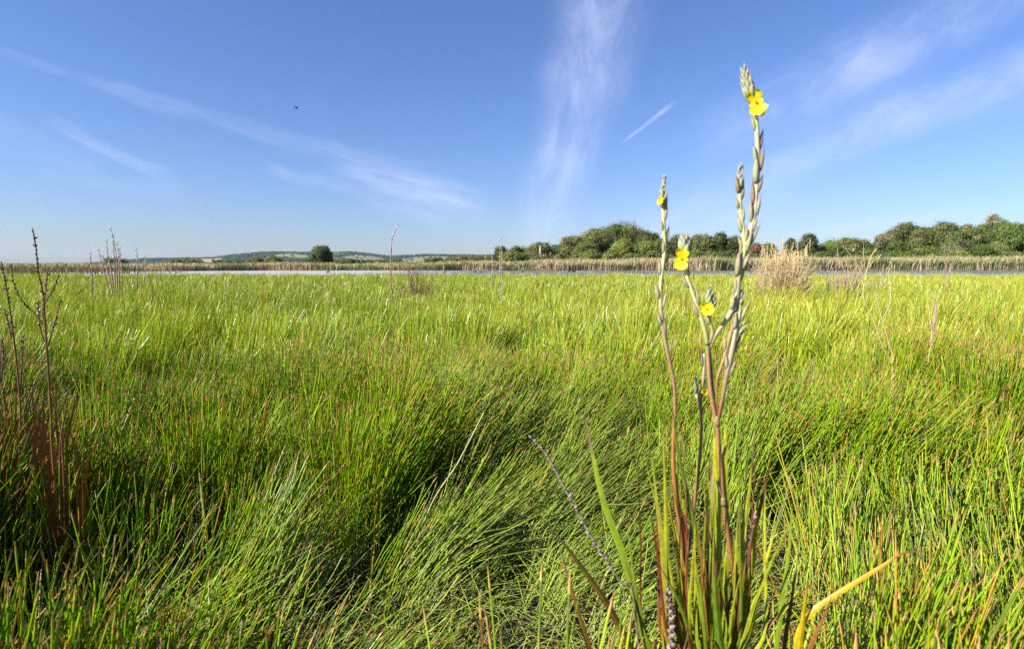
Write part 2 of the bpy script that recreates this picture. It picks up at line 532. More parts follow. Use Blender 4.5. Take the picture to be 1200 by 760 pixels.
    th = np.where(dead, th + np.abs(g.normal(0, .35, N)), th)
    L = np.where(dead, L * g.uniform(.6, 1.0, N), L)
    if under:
        dead = g.uniform(0, 1, N) < .55
        th = np.clip(np.abs(g.normal(.75, .45, N)), 0, 1.45); phi = g.uniform(-3.1, 3.1, N)
    curve = g.normal(.06, .11, N)
    # colours
    sel = np.clip((fbm(x * .35, y * .35, 91, 3) - .28) * 3.2 + np.clip(x / (y + 1), -1, 1) * .8 + np.clip((y - 2) / 8, -.1, .15) + g.normal(0, .75, N) + 1.25 + .8 * (bid - .4), 0, 3.0)
    i0 = np.floor(sel).astype(int); fr = (sel - i0)[:, None]
    col = GREENS[i0] * (1 - fr) + GREENS[np.minimum(i0 + 1, 3)] * fr
    ol = (g.uniform(0, 1, N) < .12)[:, None]
    col = np.where(ol, GREENS[4], col)
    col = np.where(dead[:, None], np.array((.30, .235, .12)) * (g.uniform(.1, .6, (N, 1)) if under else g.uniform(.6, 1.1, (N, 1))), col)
    red = (g.uniform(0, 1, N) < .025)[:, None]
    col = np.where(red, np.array((.23, .085, .02)), col)
    gold = (g.uniform(0, 1, N) < .05 + .04 * (x / (y + 2) > .2))[:, None]
    col = np.where(gold, np.array((.42, .25, .02)), col)
    col = col * g.uniform(.72, 1.22, (N, 1))
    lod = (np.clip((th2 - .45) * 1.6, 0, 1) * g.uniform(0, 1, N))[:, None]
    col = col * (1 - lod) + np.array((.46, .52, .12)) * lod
    wide_ = (g.uniform(0, 1, N) < .02) & (sides == 3)
    tipc = np.array((.56, .35, .09)) * g.uniform(.6, 1.15, (N, 1))
    hastip = g.uniform(0, 1, N) < .75
    tt = np.linspace(0, 1, K + 1)
    if K >= 4:
        tt = np.array([0, .28, .55, .80, .945, .951, 1.0])
    pos = np.stack([x, y, np.zeros(N)], 1)
    rings, tints = [], []
    wd = width * g.uniform(.7, 1.3, N) * np.where(wide_, 1.9, 1)
    yaw = g.uniform(0, math.pi, N)
    for i, t in enumerate(tt):
        if i:
            tm = (tt[i - 1] + t) / 2
            al = np.clip(th + th2 * min(1, tm * 2.6) + curve * tm * tm * 2, -.2, 1.52)
            step = L * (t - tt[i - 1])
            pos = pos + np.stack([np.sin(al) * np.cos(phi), np.sin(al) * np.sin(phi), np.cos(al)], 1) * step[:, None]
        if K >= 4:
            prof = 1.0 if t < .948 else (1.2 if t < .97 else .4)
            wpr = np.where(hastip, prof, 1 - .9 * max(0, (t - .5) / .5) ** 1.5)
        else:
            wpr = np.full(N, 1.0 if t < .99 else (.6 if sides == 3 else .7))
        hwid = (wd * .5 * wpr)[:, None]
        if sides == 3:
            for j in range(3):
                a = yaw + j * 2.0944
                rings.append(pos + np.stack([np.cos(a), np.sin(a), 0 * a], 1) * hwid)
        else:
            sx = np.stack([np.cos(yaw), np.sin(yaw), 0 * yaw], 1)
            rings += [pos - sx * hwid, pos + sx * hwid]
        if t > .948 or (K < 4 and t > .99):
            c = np.where(hastip[:, None], tipc if K >= 4 else tipc * .42 + col * .58, col)
        else:
            c = col
        tints += [c] * (3 if sides == 3 else 2)
    S = 3 if sides == 3 else 2
    V = np.stack(rings, 1)                   # N, (K+1)*S, 3
    T = np.stack(tints, 1)
    base = (np.arange(N) * (K + 1) * S)[:, None]
    quads = []
    for i in range(K):
        if S == 3:
            for j in range(3):
                j2 = (j + 1) % 3
                quads.append([i * 3 + j, i * 3 + j2, i * 3 + 3 + j2, i * 3 + 3 + j])
        else:
            quads.append([i * 2, i * 2 + 1, i * 2 + 3, i * 2 + 2])
    Fq = (base[:, :, None] + np.array(quads)[None]).reshape(-1, 4)
    o = mesh_np(name, V.reshape(-1, 3), Fq, T.reshape(-1, 3), M_GRASS)
    return tag(o, label, 'grass', kind='stuff')

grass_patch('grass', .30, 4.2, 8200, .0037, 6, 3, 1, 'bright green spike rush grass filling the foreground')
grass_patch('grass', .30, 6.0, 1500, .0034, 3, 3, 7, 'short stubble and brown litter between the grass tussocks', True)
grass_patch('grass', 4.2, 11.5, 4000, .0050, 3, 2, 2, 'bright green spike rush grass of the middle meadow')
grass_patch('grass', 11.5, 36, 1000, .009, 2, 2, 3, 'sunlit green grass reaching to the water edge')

# ------------------------------------------------------------------ reed beds beyond the water
def reed_bed(name, xr, y_of, depth, dens, h_of, w, seed, label, cols, wts):
    g = np.random.default_rng(seed)
    N = int((xr[1] - xr[0]) * depth * dens)
    x = g.uniform(xr[0], xr[1], N); y = y_of(x) + depth * g.uniform(0, 1, N) ** 1.6
    h = h_of(x, y) * g.uniform(.55, 1.15, N) * (.75 + .5 * fbm(x * .25, y * .25, seed, 3))
    h = h * (.62 + .75 * fbm(x * .11 + 3, y * .11, seed + 9, 4)) * np.where(vnoise(x * .5, y * .5, seed + 2) < .18, .45, 1)
    ci = g.choice(len(cols), N, p=wts)
    pn = fbm(x * .18, y * .3, seed + 4, 3)
    ci = np.where((pn > .55) & (g.uniform(0, 1, N) < .6), 0, ci)
    C = np.array(cols)[ci] * g.uniform(.7, 1.25, (N, 1))
    yaw = g.uniform(0, 3.1416, N)
    lx, ly = g.normal(0, .16, N) * h, g.normal(0, .16, N) * h
    wd = w * g.uniform(.6, 1.4, N)
    sx = np.stack([np.cos(yaw), np.sin(yaw), 0 * yaw], 1) * wd[:, None] * .5
    b0 = np.stack([x, y, 0 * x], 1); b1 = b0 + np.stack([lx * .3, ly * .3, h * .6], 1); b2 = b0 + np.stack([lx, ly, h], 1)
    V = np.stack([b0 - sx * .5, b0 + sx * .5, b1 - sx, b1 + sx, b2 - sx * .35, b2 + sx * .35], 1).reshape(-1, 3)
    T = np.repeat(C[:, None], 6, 1).reshape(-1, 3)
    Fq = ((np.arange(N) * 6)[:, None, None] + np.array([[0, 1, 3, 2], [2, 3, 5, 4]])[None]).reshape(-1, 4)
    o = mesh_np(name, V, Fq, T, M_REED)
    return tag(o, label, 'reeds', kind='stuff')

REED = [(.24, .26, .10), (.50, .40, .22), (.60, .43, .30), (.36, .33, .15), (.66, .50, .37)]
hx = lambda x, y: np.interp(x / y * F_PX + 600, [0, 110, 200, 460, 600, 700, 1000, 1200], [.85, .9, 1.0, 1.15, 1.45, 1.7, 1.95, 2.05])
reed_bed('reeds', (-110, 125), lambda x: shore_far(x), 24, 34, hx, .075, 4, 'tan and green reed bed along the far bank', REED, [.30, .25, .2, .15, .10])
MARSH = [(.10, .10, .035), (.17, .14, .06), (.20, .15, .075), (.12, .12, .045)]
reed_bed('reeds', (-420, 20), lambda x: np.maximum(110, -x * 1.0), 260, .9, lambda x, y: .9 + 0 * x, .5, 6, 'low olive marsh rushes stretching away behind the far bank', MARSH, [.3, .3, .2, .2])
reed_bed('reeds', (-85, -28), lambda x: np.where(x < -38, 38 + (-38 - x) * .25, 60), 30, 2.0, lambda x, y: np.where(x < -38, .75, .01) + 0 * y, .10, 9, 'low brown rushes at the end of the pond', MARSH, [.3, .3, .2, .2])

# ------------------------------------------------------------------ hills
SKY_LINE = [(-200, 310), (60, 310), (100, 309.4), (130, 307), (170, 303.5), (250, 302), (280, 298.5), (310, 296), (345, 296), (380, 297), (410, 295.5), (460, 300.5), (500, 298.5), (560, 299.5), (600, 299), (630, 296), (650, 287.5), (668, 290), (690, 298), (760, 302), (900, 305), (1060, 300), (1150, 304), (1300, 306), (1500, 309)]
YN, YC, YF = 3900., 5600., 7200.
ppx = np.linspace(-180, 1480, 260); yy = np.linspace(YN, YF, 44)
PX, YY = np.meshgrid(ppx, yy)
def hill_z(PX, YY):
    sk = (HOR + .8 - np.interp(PX, [a for a, _ in SKY_LINE], [q for _, q in SKY_LINE])) / F_PX * YC
    t = np.clip((YY - YN) / (YC - YN), 0, 1); s = t * t * (3 - 2 * t)
    dn = 1 - .5 * np.clip((YY - YC) / (YF - YC), 0, 1) ** 2
    X = (PX - 600) / F_PX * YY
    rough = (fbm(X * .0022, YY * .0022, 17, 3) - .5) * 46 * t * (1 - t) * 3 * np.clip(sk / 60, .1, 1)
    return X, np.maximum(sk * s * dn + rough - 14, -30) + 3
HX, HZ = hill_z(PX, YY)[0], hill_z(PX, YY)[1]
FIELDS = [(505, 4.45, 42, .32, 1), (243, 4.7, 20, .25, 2), (430, 4.5, 26, .18, 1), (345, 4.75, 20, .14, 1), (395, 5.0, 16, .10, 1), (450, 5.35, 18, .12, 1)]
def field_id(PX, YY):
    f = np.zeros_like(PX)
    for cx, cy, rx, ry, k in FIELDS:
        q = ((PX - cx) / rx) ** 2 + ((YY / 1000 - cy - .25) / (ry * 1.9)) ** 2 + (fbm(PX * .05, YY * .004, 3, 2) - .5) * .8
        f = np.where(q < 1, k, f)
    return f
fid = field_id(PX, YY)
HC = np.where((fid == 1)[..., None], (.17, .185, .075), np.where((fid == 2)[..., None], (.30, .225, .11), (.045, .055, .03)))
nx = len(ppx)
Fh = [(j * nx + i, j * nx + i + 1, (j + 1) * nx + i + 1, (j + 1) * nx + i) for j in range(len(yy) - 1) for i in range(nx - 1)]
ho = mesh_np('hills', np.stack([HX, YY, HZ], -1).reshape(-1, 3), Fh, HC.reshape(-1, 3), tint_mat('hill_pasture', .9, 0, .2, .2, .01))
tag(ho, 'low wooded hills with pale pastures on the horizon', 'hills', kind='structure')

# the woods on the hills: one far mass of lumpy crowns
ico_t = (1 + 5 ** .5) / 2
ICO = np.array([(-1, ico_t, 0), (1, ico_t, 0), (-1, -ico_t, 0), (1, -ico_t, 0), (0, -1, ico_t), (0, 1, ico_t), (0, -1, -ico_t), (0, 1, -ico_t), (ico_t, 0, -1), (ico_t, 0, 1), (-ico_t, 0, -1), (-ico_t, 0, 1)]) / 1.9
ICOF = np.array([(0, 11, 5), (0, 5, 1), (0, 1, 7), (0, 7, 10), (0, 10, 11), (1, 5, 9), (5, 11, 4), (11, 10, 2), (10, 7, 6), (7, 1, 8), (3, 9, 4), (3, 4, 2), (3, 2, 6), (3, 6, 8), (3, 8, 9), (4, 9, 5), (2, 4, 11), (6, 2, 10), (8, 6, 7), (9, 8, 1)])
g = np.random.default_rng(8)
N = 30000
wx = g.uniform(90, 1250, N); wy = g.uniform(4000, 5900, N)
wf = field_id(wx, wy); wn_ = fbm(wx * .03, wy * .003, 44, 3)
ok = (wf == 0) & (wn_ > .34) | (g.uniform(0, 1, N) < .05)
wx, wy = wx[ok], wy[ok]
X, Z = hill_z(wx, wy)
N = len(X)
rad = g.uniform(5, 12, N)
V = ICO[None] * (rad[:, None, None] * g.uniform(.7, 1.25, (N, 12, 1))) * np.array((1.1, 1.1, .95)) + np.stack([X, wy, Z + rad * .5], -1)[:, None]
T = np.repeat((np.array((.030, .046, .018)) * g.uniform(.6, 1.5, (N, 1)))[:, None], 12, 1)
Fq = ((np.arange(N) * 12)[:, None, None] + ICOF[None]).reshape(-1, 3)
fo = mesh_np('woods', V.reshape(-1, 3), Fq, T.reshape(-1, 3), tint_mat('hill_woods', .9, 0, .1, .2, .05), smooth=False)
tag(fo, 'dark far off woods covering the hills', 'woods', kind='stuff')

# ------------------------------------------------------------------ trees
def leafs(g, cen, nrm, size, n_per, spread):
    """clusters of small leaf faces round the given points"""
    N = len(cen) * n_per
    c = np.repeat(cen, n_per, 0) + g.normal(0, 1, (N, 3)) * spread
    nn = np.repeat(nrm, n_per, 0) + g.normal(0, .55, (N, 3))
    nn /= np.linalg.norm(nn, axis=1, keepdims=True)
    a = np.cross(nn, g.normal(0, 1, (N, 3))); a /= np.linalg.norm(a, axis=1, keepdims=True)
    bb = np.cross(nn, a)
    s = (size * g.uniform(.6, 1.3, N))[:, None]
    V = np.stack([c - a * s * .6, c - bb * s * .38 + nn * s * .1, c + a * s * .6, c + bb * s * .38 + nn * s * .1], 1)
    return V.reshape(-1, 3), np.arange(N * 4).reshape(-1, 4), N

KINDS = {  # foliage colour, lobe count, looseness, bottom of crown, leaf size
    'dark':  ((.082, .104, .034), 11, .30, .10, .30),
    'green': ((.125, .172, .040), 10, .30, .06, .30),
    'olive': ((.160, .178, .060), 12, .40, .10, .30),
    'light': ((.190, .225, .045), 9, .30, .02, .28),
    'grey':  ((.22, .205, .125), 9, .55, .18, .28),
    'bush':  ((.08, .13, .022), 7, .25, .00, .24),
    'dry':   ((.22, .15, .105), 7, .40, .02, .24),
}
def tree(px, top, w_px, Y, kind, label, cat='tree', base=None, seed=None, group='trees beyond the far bank', k_leaf=1.0):
    col, lobes, loose, bot, ls = KINDS[kind]
    lobes += 4
    g = np.random.default_rng(seed if seed is not None else int(px * 13 + top * 7) & 0xffff)
    tp = P(px, top, Y)
    H = tp.z; W = w_px * 1.12 * Y / F_PX
    bush = kind in ('bush', 'dry')
    root = empty('shrub' if bush else 'tree', (tp.x, Y, 0), label, cat, group)
    # trunk and limbs
    mb = MB()
    bark = [(0, (.11, .09, .07)), (1, (.20, .17, .14))]
    lean = g.normal(0, .04, 2) * H
    tr = [(0, 0, -.1), (lean[0] * .3, lean[1] * .3, H * .25), (lean[0], lean[1], H * .62)]
    rt = .035 * H * (.6 if bush else 1)
    if not bush:
        mb.tube(tr, [rt, rt * .75, rt * .35], bark, 10, 8, .1)
    cz = []
    for i in range(lobes):
        u = (i + .5) / lobes
        z = bot + (1 - bot) * u ** .85
        prof = math.sin(math.pi * min(1, max(.0, (z - bot) / (1 - bot) * .80 + .17))) ** .7
        rr = W * .5 * prof * (g.uniform(.2, 1.0)) * (.25 if i == lobes - 1 else 1)
        an = i * 2.4 + g.uniform(-.6, .6)
        lr = W * g.uniform(.11, .28) * (1.0 if i < lobes - 2 else .75)
        lr = min(lr, H * .30)
        zc = min(z * H, H - lr * .82)
        cz.append((np.array((rr * math.cos(an) + lean[0] * z, rr * math.sin(an) + lean[1] * z, max(zc, lr * .55))), lr))
        st = np.array((lean[0] * z * .6, lean[1] * z * .6, (.1 if bush else .42) * zc))
        mb.tube([st, (st + cz[-1][0]) / 2 + np.array((0, 0, .04 * H)), cz[-1][0]], [rt * .4, rt * .25, rt * .1], bark, 6, 5)
    mb.build('stem' if bush else 'trunk', M_BARK, root)
    VV, FF, TT, off = [], [], [], 0
    for c, lr in cz:
        asp = g.uniform(.75, 1.3, 3)
        n = int(np.clip(120 * (lr / (ls * 3.2)) ** 2, 40, 420) * k_leaf)
        d = g.normal(0, 1, (n, 3)); d /= np.linalg.norm(d, axis=1, keepdims=True)
        bump = .55 + .85 * fbm(d[:, 0] * 3.0 + 9 + c[0], d[:, 2] * 3.0 + d[:, 1] * 2.2 + c[2], 5, 3)
        rad = lr * bump * g.uniform(.30, 1.06, n) ** .42
        out = g.uniform(0, 1, n) < .13
        rad = np.where(out, lr * g.uniform(.95, 1.38, n), rad)
        pts = c + d * rad[:, None] * np.array((1, 1, .9)) * asp
        pts = pts[pts[:, 2] > .05]; d = d[:len(pts)]
        v, f, N = leafs(g, pts, d + np.array((0, 0, .35)), ls, 7, ls * (.75 + loose))
        lobe_c = np.array(col) * g.uniform(.78, 1.25) * np.array((g.uniform(.9, 1.15), 1, g.uniform(.8, 1.1)))
        t = lobe_c * g.uniform(.7, 1.35, (N, 1))
        VV.append(v); FF.append(f + off); TT.append(np.repeat(t, 4, 0)); off += len(v)
    mesh_np('crown', np.concatenate(VV), np.concatenate(FF), np.concatenate(TT), M_CROWN, root, smooth=False)
    return root

TREES = [
    # px, top, width px, distance, kind, label
    (378, 289, 19, 205, 'dark', 'lone rounded dark tree standing on the marsh in front of the hills'),
    (300, 303, 16, 230, 'olive', 'small low olive tree left of the lone marsh tree, nearer the bushy spikes'),
    (319, 302, 18, 230, 'olive', 'small flat topped olive tree between its low twin and the lone marsh tree'),
    (365, 304.5, 14, 215, 'bush', 'low dark bush at the foot of the lone marsh tree'),
    (586, 290, 16, 160, 'dark', 'dark slim tree at the left end of the central grove'),
    (606, 290.5, 24, 165, 'green', 'mid green low tree second in the central grove'),
    (631, 286, 28, 158, 'olive', 'olive domed tree with a pale pole before it'),
    (655, 291, 18, 172, 'dark', 'dark low tree filling the gap under the hill mast'),
    (673, 278, 24, 162, 'olive', 'olive tree with pointed top at the left shoulder of the tall grove'),
    (701, 270, 34, 170, 'olive', 'broad olive tree on the left of the tallest dome'),
    (727, 263.5, 44, 178, 'olive', 'tallest broad domed olive tree of the central grove'),
    (749, 270, 18, 182, 'grey', 'grey leaved tree crest just right of the tallest dome'),
    (757, 274, 34, 168, 'dark', 'dark rounded tree right of the tallest dome'),
    (690, 285, 24, 148, 'green', 'small green tree low in front of the olive shoulder tree'),
    (729, 282, 28, 146, 'light', 'light green young tree in front of the tallest dome'),
    (757, 284, 26, 146, 'light', 'light green round tree in front of the dark rounded one'),
    (774, 281, 16, 158, 'olive', 'narrow olive tree directly behind the left flower stem'),
    (797, 277, 24, 162, 'dark', 'dark tree just behind the middle yellow flower'),
    (821, 277, 26, 160, 'olive', 'olive tree right of the middle yellow flower'),
    (842, 275, 22, 158, 'dark', 'dark olive tree left of the forked flower stem'),
    (862, 279, 22, 156, 'dark', 'dark low tree behind the forked flower stem'),
    (886, 286, 20, 150, 'dry', 'purplish brown shrub right of the forked flower stem'),
    (905, 286, 24, 155, 'light', 'yellow green bushy tree left of the blond tussock'),
    (926, 281, 14, 158, 'dark', 'slim dark tree peeping over the blond tussock'),
    (946, 275.5, 22, 156, 'dark', 'dark dense tree beside the top of the blond tussock'),
    (973, 284, 28, 160, 'light', 'low light green tree right of the blond tussock'),
    (996, 281, 26, 162, 'olive', 'olive tree between the light green tree and the pale bare stems'),
    (1013, 283, 22, 165, 'green', 'low green tree behind the tall pale bare stalk'),
    (1031, 276, 18, 170, 'grey', 'thin grey leaved tree behind the pale bare stalks'),
    (1044, 270, 16, 172, 'grey', 'upright pale grey tree left of the pointed tree'),
    (1066, 262, 32, 160, 'olive', 'pointed olive tree standing above its neighbours on the right bank'),
    (1053, 284, 28, 142, 'bush', 'dark green dense bush in front of the pointed olive tree'),
    (1089, 268, 24, 165, 'olive', 'lower olive tree between two taller domes on the right bank'),
    (1110, 262.5, 36, 160, 'olive', 'rounded golden olive tree on the right bank'),
    (1133, 266, 28, 158, 'olive', 'ragged olive tree with pale twigs right of the golden one'),
    (1136, 264, 10, 185, 'grey', 'slender grey treetop poking up behind the right bank trees'),
    (1155, 265, 26, 160, 'green', 'green tree under the sparse tall treetop'),
    (1160, 253, 20, 186, 'grey', 'sparse tall grey treetop above the right bank'),
    (1184, 262, 48, 155, 'green', 'broad green dome tree near the right edge'),
    (1150, 288, 30, 142, 'bush', 'low bright green bush at the foot of the right bank trees'),
    (1088, 291, 26, 144, 'light', 'low light green bush right of the dark dense bush'),
    (1120, 290, 24, 144, 'grey', 'greyish scrubby bush below the golden olive tree'),
    (1218, 264, 44, 160, 'olive', 'olive dome tree cut by the right edge'),
    (1262, 262, 50, 165, 'green', 'green tree beyond the right edge'),
    (845, 297, 30, 140, 'bush', 'low green bush left of the forked stem near the reeds'),
]
for a in TREES:
    px, top, w, Y, kind, label = a
    tree(px, top, w, Y, kind, label, 'shrub' if kind in ('bush', 'dry') else 'tree')
g_ = np.random.default_rng(51)
for i, px in enumerate(list(range(592, 880, 21)) + list(range(880, 1240, 19))):
    tree(px + g_.uniform(-6, 6), g_.uniform(294, 301), g_.uniform(16, 30), g_.uniform(136, 150), ['olive', 'light', 'green', 'olive', 'grey', 'olive', 'dark'][int(g_.integers(7))],
         'low scrubby bush in the continuous hedge line behind the reed bed', 'shrub', seed=900 + i, group='low bushes along the far bank', k_leaf=.8)
for i, (px, top, w) in enumerate([(783, 286, 20), (809, 282, 18), (852, 284, 16), (874, 288, 16), (1003, 287, 18), (1078, 276, 18), (1122, 272, 20), (1145, 270, 20), (1168, 268, 20), (662, 286, 20), (685, 277, 24), (712, 272, 26), (742, 270, 24), (768, 284, 18)]):
    tree(px, top, w, 188, ['olive', 'dark', 'grey', 'olive', 'green'][i % 5], 'tree half hidden in the back row of the wood on the far bank', seed=500 + i, group='back row of the far bank wood', k_leaf=.8)
tree(136, 304.5, 34, 92, 'bush', 'dark green bush on the marsh behind the white seed spikes', 'shrub', group=None)
# far low trees on the flats left of the grove
FAR = [(205, 306, 12), (216, 305.5, 14), (228, 306, 16), (256, 307, 14), (268, 307.5, 12), (284, 307.5, 13), (340, 307, 16), (398, 306.5, 14), (412, 306, 12), (430, 307, 12), (449, 306.5, 14), (466, 306, 12), (506, 305, 12), (514, 304.5, 14), (530, 304, 18), (546, 302.5, 20), (562, 303, 20), (574, 301, 12)]
FAR_LABEL = 'far low dark tree on the flats between the marsh and the hills'
for px, top, w in FAR:
    tree(px, top - 2.2, w * 1.5, 420 if px < 500 else 330, random.choice(['dark', 'green', 'olive']), FAR_LABEL, seed=int(px), group='far low trees on the flats', k_leaf=.5)
# clump on the hill crest
hx0, hz0 = hill_z(np.array([513.]), np.array([5500.]))

# ------------------------------------------------------------------ poles, mast, farmhouse, birds
def pole(px, top, base_y, Y, r, label, name='wooden_pole', cat='pole', tint=(.42, .38, .32)):
    b0 = P(px, top, Y)
    mb = MB((b0.x, Y, 0))
    mb.tube([(b0.x, Y, -.1), (b0.x, Y, b0.z)], [r, r * .8], [(0, tint), (1, tint)], 4, 8)
    mb.pod((b0.x, Y, b0.z - .02), (0, 0, 1), .18, r * 1.05, [(0, tint), (1, tint)], prof=[(0, .9), (.5, 1), (.9, .8), (1, .1)])
    return tag(mb.build(name, M_BARK), label, cat)
pole(633, 289, 308, 140, .22, 'pale wooden pole in front of the olive domed tree')
pole(645, 296, 308, 138, .14, 'short thin dark pole right of the pale wooden pole', tint=(.16, .13, .11))
pole(1020 - 20, 292, 308, 140, .14, 'thin pale dead trunk among the trees left of the bare stalks', 'tree_snag', 'dead tree')

hx1, hz1 = hill_z(np.array([655.]), np.array([5550.]))
root = empty('radio_mast', (hx1[0], 5550, hz1[0]), 'thin lattice radio mast on the dark hilltop behind the grove', 'mast')
MH = 62.0
mb = MB()
for sx, sy in ((-1, -1), (1, -1), (0, 1)):
    mb.tube([(sx * 3.2, sy * 3.2, 0), (sx * .7, sy * .7, MH)], [.6, .45], [(0, (.3, .3, .32)), (1, (.3, .3, .32))], 6, 6)
for i in range(12):
    z0, z1 = MH * i / 12, MH * (i + 1) / 12
    k0, k1 = 3.2 - 2.5 * i / 12, 3.2 - 2.5 * (i + 1) / 12
    mb.tube([(-k0, -k0, z0), (k1, -k1, z1)], [.3, .3], [(0, (.3, .3, .32)), (1, (.3, .3, .32))], 2, 4)
    mb.tube([(k0, -k0, z0), (0, k1, z1)], [.3, .3], [(0, (.3, .3, .32)), (1, (.3, .3, .32))], 2, 4)
mb.build('lattice', M_PAINT, root)
mb = MB(); mb.tube([(0, 0, MH), (0, 0, MH + 14)], [.4, .25], [(0, (.3, .3, .32)), (1, (.3, .3, .32))], 3, 6)
mb.build('antenna', M_PAINT, root)

def farmhouse(px, Y, z, w, d, h, label):
    X = (px - 600) / F_PX * Y
    root = empty('farmhouse', (X, Y, z), label, 'farmhouse')
    mb = MB(); mb.box((0, 0, h / 2), w, d, h, (.78, .76, .72)); mb.build('wall', M_PAINT, root, False)
    mb = MB()
    rh = h * .6; o = .6
    vs = [(-w / 2 - o, -d / 2 - o, h), (w / 2 + o, -d / 2 - o, h), (w / 2 + o, d / 2 + o, h), (-w / 2 - o, d / 2 + o, h), (-w / 2 - o, 0, h + rh), (w / 2 + o, 0, h + rh)]
    mb.add(vs, [(0, 1, 5, 4), (2, 3, 4, 5), (0, 4, 3), (1, 2, 5), (3, 2, 1, 0)], [(.5, .5, .5)] * 6)
    mb.build('roof', M_PAINT, root, False)
    return root
hxx, hzz = hill_z(np.array([487.]), np.array([5400.]))
farmhouse(487, 5400, float(hzz[0]), 20, 10, 9, 'tiny white farmhouse on the hill crest above the pale pasture')
farmhouse(328, 520, 0, 11, 7, 2.4, 'pale roofed shed on the flats near the small olive trees')

def duck(px, py, Y, s, face, label):
    p = P(px, py, Y)
    root = empty('duck', (p.x, Y, .008), label, 'duck', 'dark waterbirds on the pond')
    dk = [(0, (.02, .018, .016)), (1, (.03, .026, .022))]
    mb = MB()
    mb.pod((-face * .30 * s, 0, .05 * s), (face, 0, .04), .60 * s, .15 * s, dk, prof=[(0, .05), (.1, .35), (.25, .75), (.45, 1), (.65, .95), (.82, .6), (.95, .3), (1, .05)])
    mb.tube([(face * .20 * s, 0, .10 * s), (face * .27 * s, 0, .22 * s), (face * .25 * s, 0, .33 * s)], [.06 * s, .04 * s, .04 * s], dk, 8, 8)
    mb.pod((face * .20 * s, 0, .35 * s), (face, 0, -.1), .16 * s, .055 * s, dk, prof=[(0, .2), (.2, .8), (.5, 1), (.8, .7), (1, .3)])
    mb.build('body', M_BIRD, root)
    mb = MB(); mb.pod((face * .35 * s, 0, .335 * s), (face, 0, -.15), .08 * s, .025 * s, [(0, (.4, .08, .05)), (1, (.4, .08, .05))]); mb.build('beak', M_BIRD, root)
    return root
duck(672, 318.6, 74, 1.05, 1, 'largest dark waterbird floating right of the pond middle')
duck(667, 318.3, 77, .7, -1, 'smaller dark waterbird close beside the largest one')
duck(612, 318.6, 74, .7, 1, 'small dark waterbird alone below the mid green low tree')
duck(557, 318.6, 74, .7, -1, 'left one of two close dark waterbirds on the pond middle')
duck(563, 318.9, 72, .65, 1, 'right one of two close dark waterbirds on the pond middle')
duck(521, 319.0, 71, .7, 1, 'dark waterbird floating behind the dry brown stems')
duck(384, 318.8, 72, .85, 1, 'dark waterbird on the pale water below the lone marsh tree')

p = P(347, 126.5, 60)
root = empty('flying_bird', p, 'tiny dark bird flying high in the blue sky', 'bird')
mb = MB(); dk = [(0, (.03, .028, .03)), (1, (.03, .028, .03))]
mb.pod((-.17, 0, 0), (1, .3, -.05), .34, .05, dk, prof=[(0, .25), (.2, .5), (.5, 1), (.75, .8), (.9, .5), (1, .08)])
mb.build('body', M_BIRD, root)
for s in (-1, 1):
    mb = MB(); mb.blade([(0, 0, .01), (-.02 + .05 * s, s * .16, .10), (-.06 + .16 * s, s * .26, .05)], .12, [(0, (.03, .028, .03)), (1, (.03, .028, .03))], 10, 0, 1.2, .12, 1)
    mb.v = [tuple(np.array(q)) for q in mb.v]
    mb.build('wing', M_BIRD, root)

# ------------------------------------------------------------------ foreground plants
def gp(px, py, Y):
    """ground point under a stem that leaves the picture at (px, py)"""
    q = P(px, py, Y)
    return (q.x, Y, 0.0)

S_LOW = (.20, .065, .022); S_MID = (.27, .15, .095); S_UP = (.48, .37, .22); S_PALE = (.46, .45, .22)
POD_C = [(0, (.27, .27, .13)), (.4, (.34, .37, .17)), (.72, (.38, .28, .19)), (.9, (.32, .12, .17)), (1, (.20, .08, .18))]
POD_B = [(0, (.26, .21, .13)), (.5, (.37, .32, .19)), (.8, (.36, .20, .16)), (1, (.24, .09, .16))]
POD_D = [(0, (.20, .13, .08)), (.5, (.28, .20, .13)), (.8, (.22, .11, .09)), (1, (.12, .05, .07))]

def side_dir(g, d, px_side):
    d = np.array(d) / np.linalg.norm(d)
    a = np.array((px_side, g.uniform(-.7, .5), 0))
    a = a - d * a.dot(d); a /= np.linalg.norm(a)
    return a

